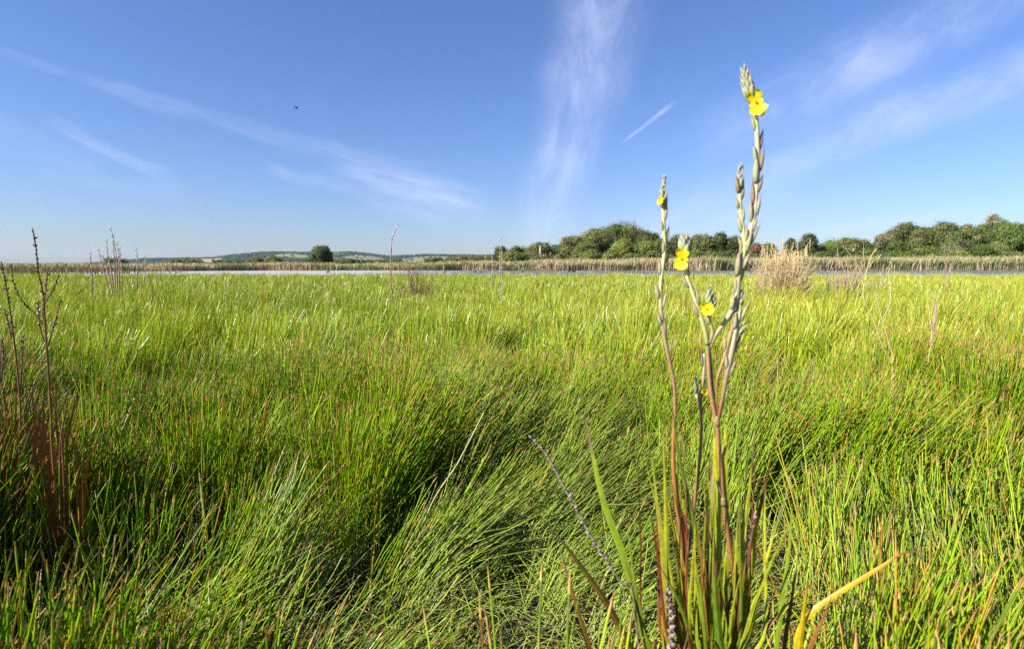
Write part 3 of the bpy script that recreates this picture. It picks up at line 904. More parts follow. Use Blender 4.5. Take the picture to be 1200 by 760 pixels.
class Stalk:
    """pixel-read stalks at one distance, parts of one plant"""
    def __init__(s, root, Y, seed):
        s.root, s.Y, s.g = root, Y, np.random.default_rng(seed)
        s.o = tuple(root.location)
    def w(s, pts, dy=0.0):
        n = len(pts)
        return [tuple(P(a, b_, s.Y + dy * i / max(1, n - 1))) for i, (a, b_) in enumerate(pts)]
    def stem(s, name, pts, r_px, stops, dy=0.0, ground=False, n=40, mat_=None, wob=.10):
        k = s.Y / F_PX
        path = s.w(pts, dy)
        r_px = [q * .67 for q in r_px]
        stops = [(p_, (c_[0], c_[1] * 1.18 + .008, c_[2] * .92)) for p_, c_ in stops]
        if ground:
            path = [(s.o[0], s.o[1], -.02)] + path
        mb = MB(s.o)
        res = mb.tube(path, [q * k for q in r_px], stops, n, 9, wob)
        mb.build(name, mat_ or M_STEM, s.root)
        return res
    def pods(s, path, f0, f1, count, L_px, r_px, side=1, grow=1.0):
        k = s.Y / F_PX
        n = len(path)
        for i in range(count):
            f = f0 + (f1 - f0) * (i + s.g.uniform(-.2, .2)) / max(1, count - 1)
            j = int(np.clip(f, 0, .985) * (n - 1)); p = path[j]
            d = path[min(n - 1, j + 1)] - path[max(0, j - 1)]; d /= np.linalg.norm(d)
            sd = side_dir(s.g, d, side); side = -side
            sc = s.g.uniform(.8, 1.15) * (1 + (grow - 1) * i / max(1, count - 1))
            mb = MB(s.o)
            mb.pod(p + sd * r_px * k * .42 - d * L_px * k * .25, d + sd * s.g.uniform(.06, .30), L_px * k * sc * s.g.uniform(.75, 1.2), r_px * k * sc * s.g.uniform(.46, .66), [POD_C, POD_C, POD_C, POD_B, POD_B, POD_B, POD_D][int(s.g.integers(7))])
            mb.build('seed_pod', M_POD, s.root)
    def spike(s, pts, r_px, count=22):
        """tight tapering spike of overlapping buds with whiskery tips"""
        k = s.Y / F_PX
        path = spline(s.w(pts), 40)
        mb = MB(s.o)
        mb.tube(path, [r_px * k * .5, r_px * k * .15], [(0, S_PALE), (1, S_PALE)], 14, 6)
        for i in range(count):
            f = i / count; j = int(f * 38); p = path[j]
            d = path[j + 1] - path[j]; d /= np.linalg.norm(d)
            an = i * 2.4
            sd = np.array((math.cos(an), math.sin(an), .2)); sd -= d * sd.dot(d); sd /= np.linalg.norm(sd)
            q = 1 - .55 * f
            mb.pod(p + sd * r_px * k * .3 * q, d + sd * (.20 + .14 * s.g.random()), r_px * k * 3.6 * q * s.g.uniform(.7, 1.2), r_px * k * .46 * q, [(0, (.25, .30, .12)), (.5, (.34, .37, .19)), (.8, (.40, .32, .30)), (1, (.34, .24, .36))], 7,
                   prof=[(0, .5), (.2, .95), (.4, 1), (.6, .7), (.72, .3), (.82, .10), (1, .03)])
        mb.build('bud_spike', M_POD, s.root)
    def flower(s, px, py, r_px, face, roll, open_=.6, n=4, side=1.0):
        k = s.Y / F_PX; r_px *= .86
        c = np.array(P(px, py, s.Y - .006)); f = np.array(face, float); f /= np.linalg.norm(f)
        u = np.cross(f, (0, 0, 1)); u /= np.linalg.norm(u); v = np.cross(u, f)
        mb = MB(s.o)
        mb.pod(c - f * r_px * k * 1.1, f, r_px * k * 1.1, r_px * k * .30, [(0, (.40, .42, .15)), (1, (.55, .50, .05))], prof=[(0, .6), (.5, 1), (.9, 1.2), (1, .6)])
        fl = mb.build('flower', M_POD, s.root)
        for q in range(n):
            a = roll + q * 2 * math.pi / n
            rd = u * math.cos(a) + v * math.sin(a); sd = np.cross(f, rd)
            mb = MB(s.o); vs, fs, ts = [], [], []
            NU, NV = 9, 8
            L = r_px * k * s.g.uniform(.92, 1.08) * (side if q % 2 else 1)
            for iv in range(NV):
                t = iv / (NV - 1)
                wid = L * .62 * (math.sin(math.pi * (.10 + .62 * t)) ** .8) * (1 if t < .8 else math.sqrt(max(0.05, 1 - ((t - .8) / .24) ** 2)))
                for iu in range(NU):
                    e = (iu / (NU - 1) - .5) * 2
                    lift = L * (open_ * (t ** 1.3) * .55 - .10 * t * t + .16 * e * e * t + .07 * math.sin(e * 6 + q * 1.7) * t * t + .03 * math.sin(e * 13 + q))
                    tt = t - .10 * e * e * t
                    vs.append(c + rd * L * tt + sd * wid * e + f * (lift + .0006 * q))
                    ts.append((.88, .78 - .12 * (1 - t) ** 2 - .05 * (iu % 2), .012 + .01 * t))
            for iv in range(NV - 1):
                for iu in range(NU - 1):
                    fs.append((iv * NU + iu, iv * NU + iu + 1, (iv + 1) * NU + iu + 1, (iv + 1) * NU + iu))
            mb.add(vs, fs, ts); mb.build('petal', M_PETAL, fl)
        mb = MB(s.o)
        for q in range(6):
            a = q * 1.05
            mb.tube([c, c + f * L * .45 + (u * math.cos(a) + v * math.sin(a)) * L * .16], [L * .03, L * .05], [(0, (.8, .65, .03)), (1, (.75, .5, .03))], 4, 5)
        mb.build('stamens', M_PETAL, fl)
    def leaf(s, pts, w_px, stops, name='leaf', dy=0.0, **kw):
        mb = MB(s.o)
        q0 = s.w(pts, dy)
        b0 = (q0[0][0] * .5 + s.o[0] * .5, q0[0][1], .0)
        mb.blade(([b0] if pts[0][1] > 535 else []) + q0, w_px * s.Y / F_PX, stops, **kw)
        return mb.build(name, M_LEAF, s.root)

YEL = [(0, (.20, .26, .02)), (.5, (.36, .40, .02)), (1, (.50, .46, .03))]
_Y0 = [(0, (.20, .26, .02)), (.5, (.34, .36, .02)), (1, (.46, .40, .03))]
GRN = [(0, (.20, .085, .02)), (.25, (.20, .20, .02)), (.6, (.20, .30, .02)), (1, (.30, .34, .03))]
RED = [(0, (.26, .07, .02)), (.5, (.26, .075, .025)), (1, (.16, .04, .02))]
BRN = [(0, (.22, .07, .015)), (.5, (.19, .10, .015)), (1, (.17, .13, .02))]
ORG = [(0, (.30, .075, .02)), (.6, (.30, .10, .02)), (1, (.30, .19, .03))]
DKR = [(0, (.14, .055, .02)), (.6, (.17, .07, .025)), (1, (.14, .08, .03))]
RUST = [(0, (.28, .085, .02)), (.6, (.28, .10, .022)), (1, (.22, .15, .04))]
GOLD = [(0, (.30, .28, .02)), (.3, (.55, .40, .015)), (.75, (.55, .33, .02)), (.88, (.24, .08, .02)), (1, (.25, .20, .16))]

# --- the tall branching plant
Y = .95
r0 = empty('flowering_plant', gp(872, 900, Y), 'tall forked plant with pale seed pods and yellow flowers towering over the grass', 'flowering plant')
s = Stalk(r0, Y, 1)
s.stem('stem', [(868, 757), (862, 690), (855, 640), (848, 590), (845, 550), (842, 518), (840, 494)], [5, 4.6, 4.2], [(0, S_LOW), (.7, (.27, .10, .05)), (1, (.30, .13, .07))], ground=True)
_st = s.stem('node', [(848, 592), (847.4, 587), (847, 582)], [5.0, 5.9, 4.8], [(0, (.22, .10, .05)), (1, (.26, .14, .07))], n=5)
_st = s.stem('node', [(841, 499), (840, 493), (840, 487)], [5.0, 5.8, 4.8], [(0, (.26, .13, .07)), (1, (.28, .18, .09))], n=5)
s.pods(spline(s.w([(864, 705), (855, 640), (848, 590), (842, 518)]), 40), .1, .95, 5, 26, 3.2, 1)
a = s.stem('branch', [(840, 496), (836, 476), (832, 450), (830, 420), (829, 402)], [3.8, 3.5], [(0, (.30, .11, .06)), (.8, (.32, .15, .10)), (1, (.20, .19, .06))])
a = s.stem('branch', [(829, 404), (826, 386), (818, 361), (812, 343), (806, 326), (803, 312), (802, 300)], [4.2, 3.6, 3.4, 3], [(0, (.20, .20, .06)), (.25, S_UP), (1, S_PALE)])
s.pods(a, .30, .95, 5, 24, 4.3, -1)
s.spike([(803, 302), (803, 291), (802, 277)], 7.2, 16)
s.flower(799, 303, 14.5, (-.45, -1, -.12), math.pi / 2 + .12, .55, 4, .55)
a = s.stem('branch', [(831, 402), (835, 390), (832, 377), (830, 362), (830, 352)], [3.4, 3, 2.6], [(0, S_MID), (1, S_PALE)])
s.pods(a, .2, .8, 3, 20, 3.8, 1)
s.spike([(830, 356), (831, 347), (832, 335)], 4.2, 14)
s.spike([(831, 366), (835, 356), (839, 344)], 3.6, 12)
s.flower(828, 362, 10, (-.3, -1, .15), .5, .8)
a = s.stem('branch', [(832, 408), (838, 394), (849, 378), (858, 363), (863, 349), (865, 334), (866, 320), (869, 308), (872, 294), (873, 284)], [3.2, 3.8, 4.6, 4.8, 4.6, 4.8], [(0, S_MID), (.35, (.38, .30, .22)), (.55, (.28, .24, .16)), (.7, S_UP), (1, S_PALE)])
s.pods(a, .30, .98, 9, 28, 4.8, 1)
b_ = s.stem('branch', [(873, 286), (871, 270), (868, 250), (867, 230), (867, 216)], [4, 3.6, 3.2], [(0, S_PALE), (.4, S_UP), (1, S_PALE)])
s.pods(b_, .0, .95, 7, 24, 4.6, -1)
s.spike([(867, 224), (867, 211), (868, 194)], 4.8, 16)
b_ = s.stem('branch', [(875, 287), (880, 268), (884, 250), (886, 225), (888, 200), (888, 178), (887, 152), (886, 138), (883, 118)], [4.6, 4.2, 4.0, 3.8, 3.6], [(0, S_UP), (.3, (.46, .36, .30)), (.6, S_UP), (1, S_PALE)])
s.pods(b_, .04, .60, 10, 30, 5.0, 1)
s.pods(b_, .68, .95, 3, 26, 4.4, 1)
s.spike([(882, 120), (877, 101), (872, 82)], 6.6, 24)
s.flower(886, 120, 16, (-.42, -1, -.12), math.pi / 2 - .30, .55, 4, .55)
s.flower(893, 128, 9, (1, -.10, -.45), .2, .8, 4)
a = s.stem('branch', [(841, 492), (844, 478), (848, 460), (851, 442), (855, 424), (859, 404), (862, 386), (866, 370), (867, 356)], [3.4, 3.6, 4.6, 5, 4, 3], [(0, S_LOW), (.4, S_MID), (.7, (.36, .32, .26)), (1, S_PALE)])
s.pods(a, .42, .98, 8, 26, 4.6, 1)
s.spike([(866, 360), (868, 352), (870, 341)], 4.0, 10)
s.spike([(864, 394), (868, 387), (873, 377)], 4.0, 9)
a = s.stem('branch', [(841, 488), (840, 466), (840, 446), (845, 430), (849, 418), (853, 404), (858, 386), (862, 366)], [2.4, 2.6, 2.8, 3.2], [(0, S_LOW), (.5, (.34, .16, .08)), (1, S_MID)])
s.pods(a, .70, .96, 3, 22, 3.8, -1)
s.stem('branch', [(843, 490), (848, 470), (851, 462), (851, 448)], [2.6, 2.8, 3.4], [(0, S_LOW), (1, S_PALE)])
s.leaf([(836, 468), (836, 440), (831, 415), (828, 392), (824, 382)], 5, [(0, (.16, .2, .03)), (1, (.2, .25, .04))])
s.leaf([(842, 640), (842, 600), (840, 560), (838, 525), (837, 500)], 8, YEL, base_w=.9)
s.leaf([(852, 610), (850, 575), (849, 545), (850, 515), (849, 492)], 6.5, YEL)
s.leaf([(866, 705), (868, 675), (863, 650), (856, 615)], 10, [(0, (.48, .36, .02)), (.5, (.42, .42, .02)), (1, (.30, .34, .03))], base_w=.8)

gl = np.random.default_rng(62)
for i in range(60):
    x0 = 836 + gl.normal(0, 40); tp = gl.uniform(500, 690); dx = (x0 - 836) * gl.uniform(.1, .9) + gl.normal(0, 10)
    s.leaf([(x0 * .6 + 836 * .4, 800), (x0, 740), (x0 + dx * .4, (740 + tp) / 2), (x0 + dx, tp)], gl.uniform(2.0, 4.8), [YEL, GRN, YEL, YEL, RED, GRN, BRN, YEL][int(gl.integers(8))], dy=gl.uniform(-.06, .06), n=18, twist=gl.uniform(-.6, .6), face=gl.uniform(-.5, .5))

# --- the slender single stalk on its left
r1 = empty('flowering_plant', gp(805, 900, Y), 'slender unbranched stalk with a small yellow bloom left of the forked plant', 'flowering plant')
s = Stalk(r1, Y + .03, 2)
a = s.stem('stem', [(803, 757), (800, 690), (799, 645), (797, 620), (792, 580), (789, 540), (790, 500), (791, 480), (790, 450), (784, 420), (778, 390), (775, 365), (774, 340), (776, 318), (779, 292), (778, 265), (777, 240)],
           [4.6, 4.2, 3.8, 3.2, 3.4, 3.2, 3], [(0, S_LOW), (.4, (.32, .10, .04)), (.55, (.28, .12, .09)), (.68, (.34, .20, .16)), (.8, S_UP), (1, S_PALE)], ground=True, n=70)
s.pods(a, .66, .985, 11, 22, 3.8, 1)
s.spike([(777, 244), (777, 228), (779, 205)], 4.6, 18)
s.flower(775, 236, 5.5, (-.9, -.7, .1), .4, .9)
s.leaf([(800, 640), (795, 600), (790, 565), (788, 535)], 7, ORG)
s.leaf([(801, 620), (797, 595), (792, 560), (789, 545)], 6, YEL)

# --- the short stalk between them
r2 = empty('flowering_plant', gp(804, 900, Y + .05), 'short reddish stalk with one shrivelled yellow bloom between two taller stalks', 'flowering plant')
s = Stalk(r2, Y + .06, 3)
a = s.stem('stem', [(803, 700), (808, 636), (813, 595), (819, 548), (822, 505), (821, 482), (822, 462), (825, 436), (825, 414)], [3.4, 3, 2.8, 2.4], [(0, S_LOW), (.6, (.28, .10, .07)), (.8, S_MID), (1, (.40, .36, .26))], ground=True)
s.pods(a, .74, .97, 3, 22, 3.2, -1)
s.spike([(820, 472), (817, 458), (815, 443)], 4.0, 9)
s.flower(824, 459, 5, (.6, -1, .3), .2, 1.0, 4)

# --- withered seed spikes
DRY = [(0, (.16, .09, .08)), (.5, (.26, .17, .17)), (1, (.36, .25, .25))]
def withered(pts, Y, w, label, seed, count=34, cat='dried stalk', name='seed_stalk', stops=DRY, ground=True, group=None, knob=1.0):
    g = np.random.default_rng(seed)
    b0 = gp(pts[0][0] + (pts[0][0] - pts[1][0]) * 1.2, 900, Y)
    root = empty(name, b0, label, cat, group)
    st = Stalk(root, Y, seed)
    k = Y / F_PX
    path = st.stem('stem', pts, [w, w * .8, w * .5], stops, ground=ground, n=60, mat_=M_DRY, wob=.25)
    mb = MB(root.location)
    n0 = 20
    for i in range(count):
        j = int(n0 + (59 - n0) * i / count); p = path[min(59, j)]
        d = path[min(59, j + 1)] - path[j - 1]; d /= np.linalg.norm(d)
        an = i * 2.2 + g.uniform(-.4, .4)
        sd = np.array((math.cos(an), math.sin(an), .1)); sd -= d * sd.dot(d); sd /= np.linalg.norm(sd)
        q = g.uniform(.6, 1.2) * (1 - .4 * i / count) * knob
        c = lerp_stops(stops, g.uniform(.2, 1))
        mb.pod(p, sd * .8 + d * .7, w * k * 3.6 * q, w * k * 1.2 * q, [(0, c), (1, tuple(x * .8 for x in c))], 6)
    mb.build('seed_capsules', M_DRY, root)
    return root
withered([(745, 720), (726, 680), (700, 640), (680, 605), (660, 568), (640, 532), (620, 510)], .92, 2.2, 'leaning withered purple brown seed spike crossing the lodged grass', 4, 40, knob=.85)
withered([(860, 735), (862, 700), (870, 660), (876, 630), (886, 598)], .97, 2.6, 'withered mauve seed spike leaning against the base of the forked plant', 5, 30)
withered([(786, 800), (787, 757), (785, 720), (783, 688)], .93, 3.2, 'stubby withered mauve seed spike at the bottom beside the reddish leaves', 6, 30)

# --- broad sword leaves round the base of the plants
SWORD = [
    ([(775, 800), (758, 757), (733, 660), (708, 590), (694, 530), (684, 478)], 10.5, GRN, .93, 'long yellow green sword leaf with reddish foot, left of the flower stalks'),
    ([(760, 800), (738, 757), (710, 705), (675, 655), (643, 614)], 8.5, BRN, .90, 'olive brown sword leaf leaning left near the withered spike'),
    ([(700, 800), (690, 757), (673, 700), (655, 638)], 6.5, BRN, .90, 'short brown sword leaf left of the longer olive one'),
    ([(786, 800), (780, 735), (777, 650), (770, 590), (764, 535)], 8.5, [(0, (.22, .09, .02)), (.3, (.25, .2, .02)), (1, (.28, .3, .03))], .94, 'upright olive leaf with brown foot beside the stubby withered spike'),
    ([(782, 800), (779, 720), (781, 640), (780, 580), (777, 500)], 8, YEL, .96, 'upright bright yellow leaf between the olive leaf and slender stalk'),
    ([(862, 800), (870, 690), (884, 620), (896, 575), (910, 505)], 6.5, RED, 1.0, 'dark red sword leaf right of the forked stem'),
    ([(868, 760), (876, 690), (884, 640), (889, 560)], 6, YEL, 1.0, 'yellow leaf edge standing beside the dark red leaf'),
    ([(926, 800), (934, 745), (950, 718), (974, 700), (1004, 681), (1035, 662), (1058, 648), (1092, 645)], 5.6, GOLD, .93, 'golden arching leaf with curled dry tip at the right'),
    ([(935, 800), (937, 757), (943, 710), (947, 678)], 7, [(0, (.40, .36, .02)), (.6, (.60, .44, .015)), (1, (.55, .40, .02))], .93, 'short upright golden leaf beside the arching one'),
    ([(940, 800), (950, 757), (962, 730), (975, 697)], 5.5, [(0, (.24, .11, .02)), (1, (.26, .10, .03))], .92, 'thin brown leaf crossing the foot of the golden leaves'),
    ([(904, 800), (910, 757), (917, 700), (925, 640), (928, 590)], 5.5, GRN, .95, 'thin green leaf standing alone between red and golden leaves'),
    ([(912, 800), (920, 750), (928, 700), (934, 660)], 5, BRN, .96, 'narrow brown leaf left of the upright golden leaf'),
    ([(825, 780), (830, 690), (832, 620), (836, 560), (838, 500)], 6, [(0, (.32, .16, .06)), (.5, (.36, .26, .10)), (1, (.36, .32, .08))], 1.0, 'pinkish straw leaf behind the forked stem'),
    ([(815, 780), (823, 680), (828, 600), (832, 530)], 5.5, YEL, 1.0, 'thin yellow leaf left of the pinkish straw leaf'),
    ([(850, 780), (838, 700), (822, 650), (808, 590), (793, 520), (788, 470)], 7, [(0, (.10, .15, .02)), (1, (.16, .22, .02))], .98, 'dark green leaf crossing behind the slender and short stalks'),
    ([(846, 790), (840, 720), (828, 670), (822, 640)], 7, RED, .97, 'rust red leaf between slender stalk and forked stem'),
    ([(832, 790), (828, 720), (822, 660), (817, 612)], 6, ORG, .96, 'orange red leaf left of the rust red one'),
    ([(862, 780), (862, 700), (872, 620), (880, 560), (886, 490)], 5, YEL, 1.06, 'tall thin yellow leaf behind the dark red leaf'),
    ([(846, 800), (842, 740), (838, 690), (840, 655)], 10, [(0, (.12, .20, .02)), (1, (.22, .30, .02))], .93, 'broad green leaf low at the foot of the forked plant'),
    ([(768, 800), (752, 730), (742, 670), (736, 620)], 5, GRN, 1.0, 'thin green leaf behind the long yellow green one'),
]
for i, (pts, w, stops, yy_, label) in enumerate(SWORD):
    q = gp(pts[0][0], pts[0][1], yy_)
    mb = MB(q)
    path = [(q[0] + (830 - pts[0][0]) * .0006, yy_ + .02, 0.0)] + [tuple(P(a1, b1, yy_ - .02 * j / len(pts))) for j, (a1, b1) in enumerate(pts)]
    mb.blade(path, w * yy_ / F_PX, stops, 40, random.uniform(-.5, .5), random.uniform(-.4, .4), base_w=.75)
    tag(mb.build('sword_leaf', M_LEAF), label, 'leaf', 'sword leaves round the flower stalks')

# --- bent straw
q = Pz(505, 600, .25)
mb = MB((q.x, q.y, 0))
mb.tube([(q.x - .1, q.y, 0), tuple(P(505, 592, q.y)), tuple(P(536, 543, q.y)), tuple(P(564, 489, q.y)), tuple(P(567, 482, q.y - .01)), tuple(P(560, 475, q.y - .02)), tuple(P(549, 466, q.y - .03)), tuple(P(529, 460, q.y - .05))], [.0028, .0024, .002, .0016], [(0, (.36, .34, .16)), (.6, (.42, .38, .16)), (.7, (.46, .34, .08)), (1, (.46, .28, .05))], 50, 6)
tag(mb.build('bent_straw', M_DRY), 'pale straw snapped at a sharp angle above the lodged grass', 'straw')

# --- dark red seed stalks at the left edge
DK = [(0, (.24, .075, .025)), (.4, (.18, .058, .027)), (1, (.14, .062, .045))]
def dark_plant(Y, main, branches, leaves, label, seed):
    root = empty('seed_plant', gp(main[0][0], main[0][1], Y), label, 'dried plant', 'dark seed stalks at the left edge')
    st = Stalk(root, Y, seed); g = np.random.default_rng(seed); k = Y / F_PX
    for i, (pts, w, f0) in enumerate([(main, 2.0, .62)] + branches):
        path = st.stem('stem' if i == 0 else 'branch', pts, [w, w * .75, w * .5], DK if i == 0 else [(0, DK[1][1]), (1, DK[2][1])], ground=(i == 0), n=44, mat_=M_DRY, wob=.2)
        mb = MB(root.location)
        n = max(8, int(np.linalg.norm(path[-1] - path[int(43 * f0)]) / k / 2.6))
        for q in range(n):
            j = int(43 * (f0 + (1 - f0) * q / n)); p = path[j]
            d = path[min(43, j + 1)] - path[max(0, j - 1)]; d /= np.linalg.norm(d)
            an = q * 2.3; sd = np.array((math.cos(an), math.sin(an), .15)); sd -= d * sd.dot(d); sd /= np.linalg.norm(sd)
            c = np.array((.15, .08, .065)) * g.uniform(.6, 1.8)
            mb.pod(p, sd + d * .6, 3.8 * k * g.uniform(.4, 1.2), 1.15 * k, [(0, tuple(c)), (1, tuple(c * .7))], 6)
        mb.build('seed_capsules', M_DRY, root)
    for pts, w, stops in leaves:
        st.leaf(pts, w, stops)
    for i in range(16):
        x0 = main[0][0] + g.uniform(-36, 44); tp = g.uniform(435, 520); dx = g.uniform(-34, 34)
        st.leaf([(x0 + g.uniform(-4, 4), 560), (x0 + dx * .3, (560 + tp) / 2), (x0 + dx, tp)], g.uniform(1.4, 3.2), [ORG, RUST, BRN, RUST][i % 4], n=14)
    for i in range(2):
        x0 = main[0][0] + g.uniform(-20, 24); tp = g.uniform(370, 440)
        st.stem('branch', [(x0, 545), (x0 + g.uniform(-8, 8), 480), (x0 + g.uniform(-22, 22), tp)], [1.5, 1.2, .6], DK, n=16, ground=True, mat_=M_DRY, wob=.2)
dark_plant(1.75, [(62, 540), (60, 490), (56, 425), (53, 380), (50, 343), (45, 318), (42, 290), (38, 267)],
    [([(53, 382), (50, 366), (53, 345), (56, 316)], 1.5, .35), ([(52, 356), (59, 344), (65, 333), (69, 321)], 1.4, .3), ([(56, 405), (62, 385), (67, 368), (71, 350)], 1.4, .3),
     ([(50, 380), (40, 367), (28, 355), (19, 340), (13, 320)], 1.5, .2), ([(52, 400), (47, 385), (45, 362), (45, 352)], 1.3, .3)],
    [([(70, 540), (66, 490), (66, 430)], 2.4, ORG), ([(48, 540), (40, 490), (38, 440)], 2.4, RUST), ([(78, 540), (82, 500), (92, 455)], 2.6, BRN), ([(58, 545), (50, 500), (44, 470)], 2.4, ORG)],
    'tallest branching dark red seed stalk rising at the left edge', 21)
dark_plant(1.85, [(24, 545), (24, 480), (20, 430), (14, 380), (8, 340), (1, 306)],
    [([(13, 395), (9, 375), (4, 361)], 1.4, .2), ([(24, 450), (26, 420), (27, 393)], 1.4, .4)],
    [([(16, 560), (18, 500), (20, 440)], 2.4, ORG), ([(35, 560), (32, 500), (30, 450)], 2.4, RUST), ([(6, 560), (4, 500), (1, 460)], 2.4, ORG)],
    'leaning dark seed stalk at the very left edge behind red leaves', 22)
dark_plant(2.0, [(8, 560), (6, 480), (-6, 410), (-18, 340)], [([(2, 440), (4, 415), (2, 395)], 1.4, .3)],
    [([(10, 560), (14, 500), (12, 455)], 2.4, RUST)], 'low dark seed stalk half cut by the left edge', 23)

# --- tall pale dead spikes over the meadow on the left
PALE = [(0, (.22, .13, .09)), (.45, (.26, .17, .14)), (1, (.52, .46, .46))]
def spikes(Y, lines, label, group=None, w=.75, seed=1, name='dead_spikes'):
    root = empty(name, gp(lines[0][0][0], lines[0][0][1], Y), label, 'dead spikes' if len(lines) > 1 else 'dead spike', group)
    k = Y / F_PX; g = np.random.default_rng(seed)
    for pts in lines:
        mb = MB(root.location)
        q = gp(pts[0][0], pts[0][1], Y)
        path = mb.tube([(q[0], Y, 0)] + [tuple(P(a1, b1, Y)) for a1, b1 in pts], [w * k, w * k * .8, w * k * .5], PALE, 30, 6, .4)
        for j in range(16, 30):
            an = j * 2.4
            mb.pod(path[j], (math.cos(an), math.sin(an), .6), 2.2 * k, .55 * k, [(0, (.42, .34, .32)), (1, (.5, .42, .42))], 5)
        mb.build('stem', M_DRY, root)
    return root
spikes(9.5, [[(138, 345), (137, 310), (134, 285), (129, 266)], [(134, 345), (130, 315), (126, 298), (125, 281)], [(136, 345), (134, 310), (133, 290), (132, 276)], [(140, 345), (140, 315), (139, 298), (137, 284)],
    [(143, 345), (143, 318), (141, 303), (140, 291)], [(128, 342), (122, 318), (118, 304), (115, 292)], [(132, 345), (127, 320), (122, 306), (120, 300)]], 'clump of tall pale seed spikes above the dark marsh bush')
spikes(9.5, [[(108, 340), (108, 318), (106, 306), (106, 296)]], 'short pale spike left of the tall spike clump', seed=2, name='dead_spike')
spikes(10, [[(161, 342), (161, 320), (161, 304), (159, 292)], [(168, 342), (170, 320), (170, 300)]], 'pair of thin pale spikes just right of the tall spike clump', seed=3)
spikes(9, [[(460, 350), (458, 330), (458, 300), (459, 282), (463, 270), (467, 262)]], 'lone dark stalk with a curved tip above the pond', w=.9, seed=4, name='dead_spike')
spikes(14, [[(577, 345), (577, 315), (576, 288)]], 'upright thin stem at the left end of the central grove', seed=5, name='dead_spike', w=.6)
spikes(12, [[(589, 342), (588, 310), (588, 277)], [(586, 342), (586, 310), (586, 280)]], 'two close thin stems in front of the slim dark grove tree', seed=6, w=.45)

# --- thin green rush stems over the meadow
g = np.random.default_rng(77)
proto = None
for i in range(22):
    px = [172, 176, 181, 188, 150, 163, 195, 203, 212, 224, 233, 246, 255, 262, 272, 286, 298, 306, 318, 332, 345, 360][i] + g.uniform(-2, 2)
    top = g.uniform(300, 322) if i < 4 else g.uniform(314, 332)
    Yr = g.uniform(6.0, 9.5)
    t0 = P(px, top, Yr)
    mb = MB((t0.x, Yr, 0)); ln_ = g.normal(0, .10)
    mb.tube([(t0.x - ln_, Yr, 0), (t0.x - ln_ * .4, Yr, t0.z * .5), tuple(t0)], [.004, .0035, .0012], [(0, (.07, .11, .02)), (1, (.10, .13, .03))], 10, 6)
    tag(mb.build('rush_stem', M_GRASS), 'thin dark green rush stem standing above the meadow at left', 'rush', 'tall rush stems above the meadow')

# --- blond tussock and other dry clumps
def tussock(px, base_py, top_py, w_px, Y, n, label, cols, seed, plume=18, name='dry_tussock', spread=1.0, bw=.36):
    g = np.random.default_rng(seed)
    c = P(px, base_py, Y); root = empty(name, (c.x, Y, 0), label, 'tussock')
    H = P(px, top_py, Y).z; W = w_px * Y / F_PX / 2
    mb = MB(); k = Y / F_PX
    def one(mb, h, r, w, ci, arch):
        an = g.uniform(0, 6.283); rr = r * math.sqrt(g.uniform(0, 1))
        dx, dy = math.cos(an), math.sin(an)
        b0 = np.array((dx * rr * .55, dy * rr * .55, 0)); o = g.uniform(.1, 1) * arch * spread
        p1 = b0 + np.array((dx * o * .25, dy * o * .25, h * .6)); p2 = b0 + np.array((dx * o, dy * o, h * g.uniform(.86, 1)))
        c_ = np.array(cols[ci]) * g.uniform(.75, 1.2)
        j1, j2 = g.normal(0, .10, 3) * h * .4, g.normal(0, .16, 3) * h * .4
        mb.tube([b0, p1 + j1, p2 + j2], [w, w * .8, w * .25], [(0, tuple(c_ * .8)), (1, tuple(c_))], 7, 3)
    for i in range(n):
        one(mb, H * g.uniform(.30, .90), W * 1.15, k * bw, g.integers(len(cols)), W * .9)
    mb.build('dry_blades', M_DRY, root)
    for i in range(plume):
        mb = MB(); one(mb, H * g.uniform(.9, 1.08), W * .5, k * .35, g.integers(len(cols)), W * .8)
        tip = np.array(mb.v[-1])
        for q in range(8):
            mb.pod(tip - np.array((0, 0, 1)) * q * 1.6 * k, (g.normal(0, .5), g.normal(0, .5), 1), 2.6 * k, .35 * k, [(0, cols[0]), (1, cols[-1])], 4)
        mb.build('flower_plume', M_DRY, root)
    return root
BL = [(.60, .44, .20), (.66, .50, .25), (.50, .34, .17), (.68, .53, .32)]
tussock(917, 340, 289, 74, 12.5, 560, 'big blond dry grass tussock standing in the green meadow', BL, 31, 80, spread=.62)
tussock(992, 336, 301, 34, 12.2, 130, 'small pinkish dry clump just right of the blond tussock', [(.46, .30, .22), (.5, .36, .28)], 32, 6, spread=.5, bw=.55)
tussock(972, 332, 303, 20, 13, 14, 'sparse dry clump leaning beside the blond tussock', [(.44, .32, .26), (.5, .36, .28)], 36, 5)
tussock(489, 343, 311, 60, 11, 130, 'brown dead seed stems in a loose clump below the pale pasture', [(.24, .15, .10), (.34, .22, .16), (.20, .10, .06)], 33, 22, spread=.5, bw=.5)
tussock(1030, 330, 304, 26, 15, 30, 'thin straw clump at the foot of the tall bare stalk', [(.46, .33, .22), (.5, .38, .26)], 34, 5)
tussock(1108, 332, 308, 14, 15, 12, 'wispy straw stems near the water below the dark dense bush', [(.46, .30, .22), (.5, .34, .26)], 35, 3)

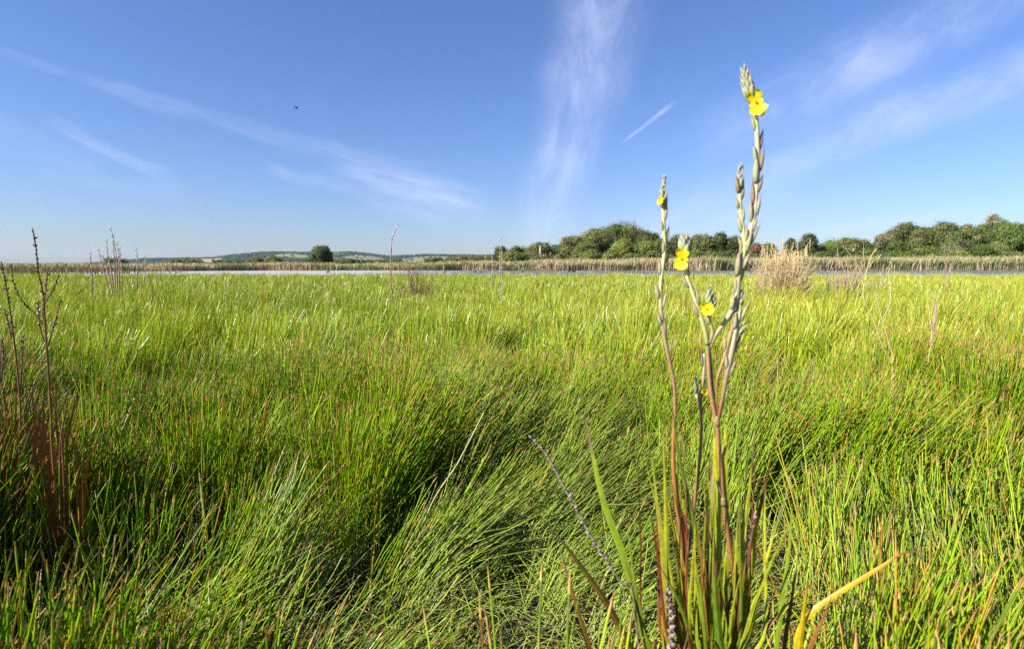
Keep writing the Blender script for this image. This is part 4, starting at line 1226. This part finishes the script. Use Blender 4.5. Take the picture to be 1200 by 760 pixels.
# --- pale bare stalks on the right
STRAW = [(0, (.38, .26, .13)), (.5, (.46, .33, .19)), (1, (.46, .36, .22))]
def bare(Y, lines, label, seed, leaves=()):
    root = empty('bare_stalk', gp(lines[0][0][0][0], lines[0][0][0][1], Y), label, 'dried stalk', 'pale bare stalks on the right')
    st = Stalk(root, Y, seed)
    for i, (pts, w) in enumerate(lines):
        st.stem('stem' if i == 0 else 'branch', pts, [w * .9, w * .75, w * .4], STRAW, ground=(i == 0), n=36, mat_=M_DRY, wob=.2)
    for pts, w, stops in leaves:
        st.leaf(pts, w, stops, name='dry_leaf')
bare(2.9, [([(1047, 440), (1035, 408), (1023, 374), (1012, 348), (1014, 326), (1020, 303), (1027, 291)], 1.3), ([(1013, 330), (1004, 309), (988, 288)], .9), ([(1015, 322), (1012, 300), (1012, 286)], .6),
    ([(1013, 340), (1024, 355), (1031, 372)], .8), ([(1017, 314), (1024, 306), (1034, 298)], .6), ([(1012, 352), (1008, 340), (1004, 335)], .5)], 'tall bleached bare stalk with forked top against the pond', 41)
bare(3.1, [([(1046, 430), (1041, 400), (1033, 372), (1026, 346), (1017, 332)], 1.4), ([(1041, 398), (1032, 388), (1028, 382)], .9), ([(1034, 374), (1042, 358), (1044, 340), (1041, 318)], 1.0), ([(1041, 318), (1045, 312), (1044, 304)], .7)], 'second bleached stalk leaning behind the forked one', 42)
bare(3.3, [([(1087, 430), (1092, 398), (1090, 372), (1087, 350), (1087, 334)], .9), ([(1090, 380), (1094, 355), (1097, 338)], .6)], 'thin straw stalk with a mauve dry leaf at the right', 43, [([(1091, 402), (1095, 375), (1098, 345)], 3.4, [(0, (.42, .24, .17)), (1, (.46, .28, .22))])])
# stray orange dry leaves in the meadow
for pts, Yl, w, label in [([(86, 347), (92, 343), (98, 338), (103, 335)], 6.2, 1.2, 'orange dry leaf tilted on the meadow below the spike clump'), ([(870 + 80, 500), (930, 482), (912, 473)], 2.4, 1.2, 'thin pinkish straw lying over the red brown hollow')]:
    q = gp(pts[0][0], pts[0][1], Yl); mb = MB(q)
    mb.blade([tuple(P(a1, b1, Yl)) for a1, b1 in pts], w * Yl / F_PX * 1.5, [(0, (.45, .22, .05)), (1, (.55, .34, .08))], 16)
    tag(mb.build('dry_leaf', M_LEAF), label, 'leaf')


# ------------------------------------------------------------------ haze
HZ_ON = True
if HZ_ON:
    m = bpy.data.materials.new('thin_haze'); m.use_nodes = True
    nt = m.node_tree
    for q in list(nt.nodes):
        nt.nodes.remove(q)
    out = nt.nodes.new('ShaderNodeOutputMaterial')
    pv = nt.nodes.new('ShaderNodeVolumePrincipled')
    pv.inputs['Color'].default_value = (.68, .83, 1.0, 1)
    pv.inputs['Density'].default_value = 2.2e-5
    pv.inputs['Anisotropy'].default_value = 0.0
    nt.links.new(pv.outputs[0], out.inputs['Volume'])
    mb = MB(); top = 185.0; e = GR + 100
    mb.box((0, 0, (top - 1.0 - 40) / 2), 2 * e, 2 * e, top + 1 + 40, (1, 1, 1))
    hz = mb.build('haze', m, smooth=False)
    tag(hz, 'thin blue haze lying over the whole marsh', 'haze', kind='stuff')
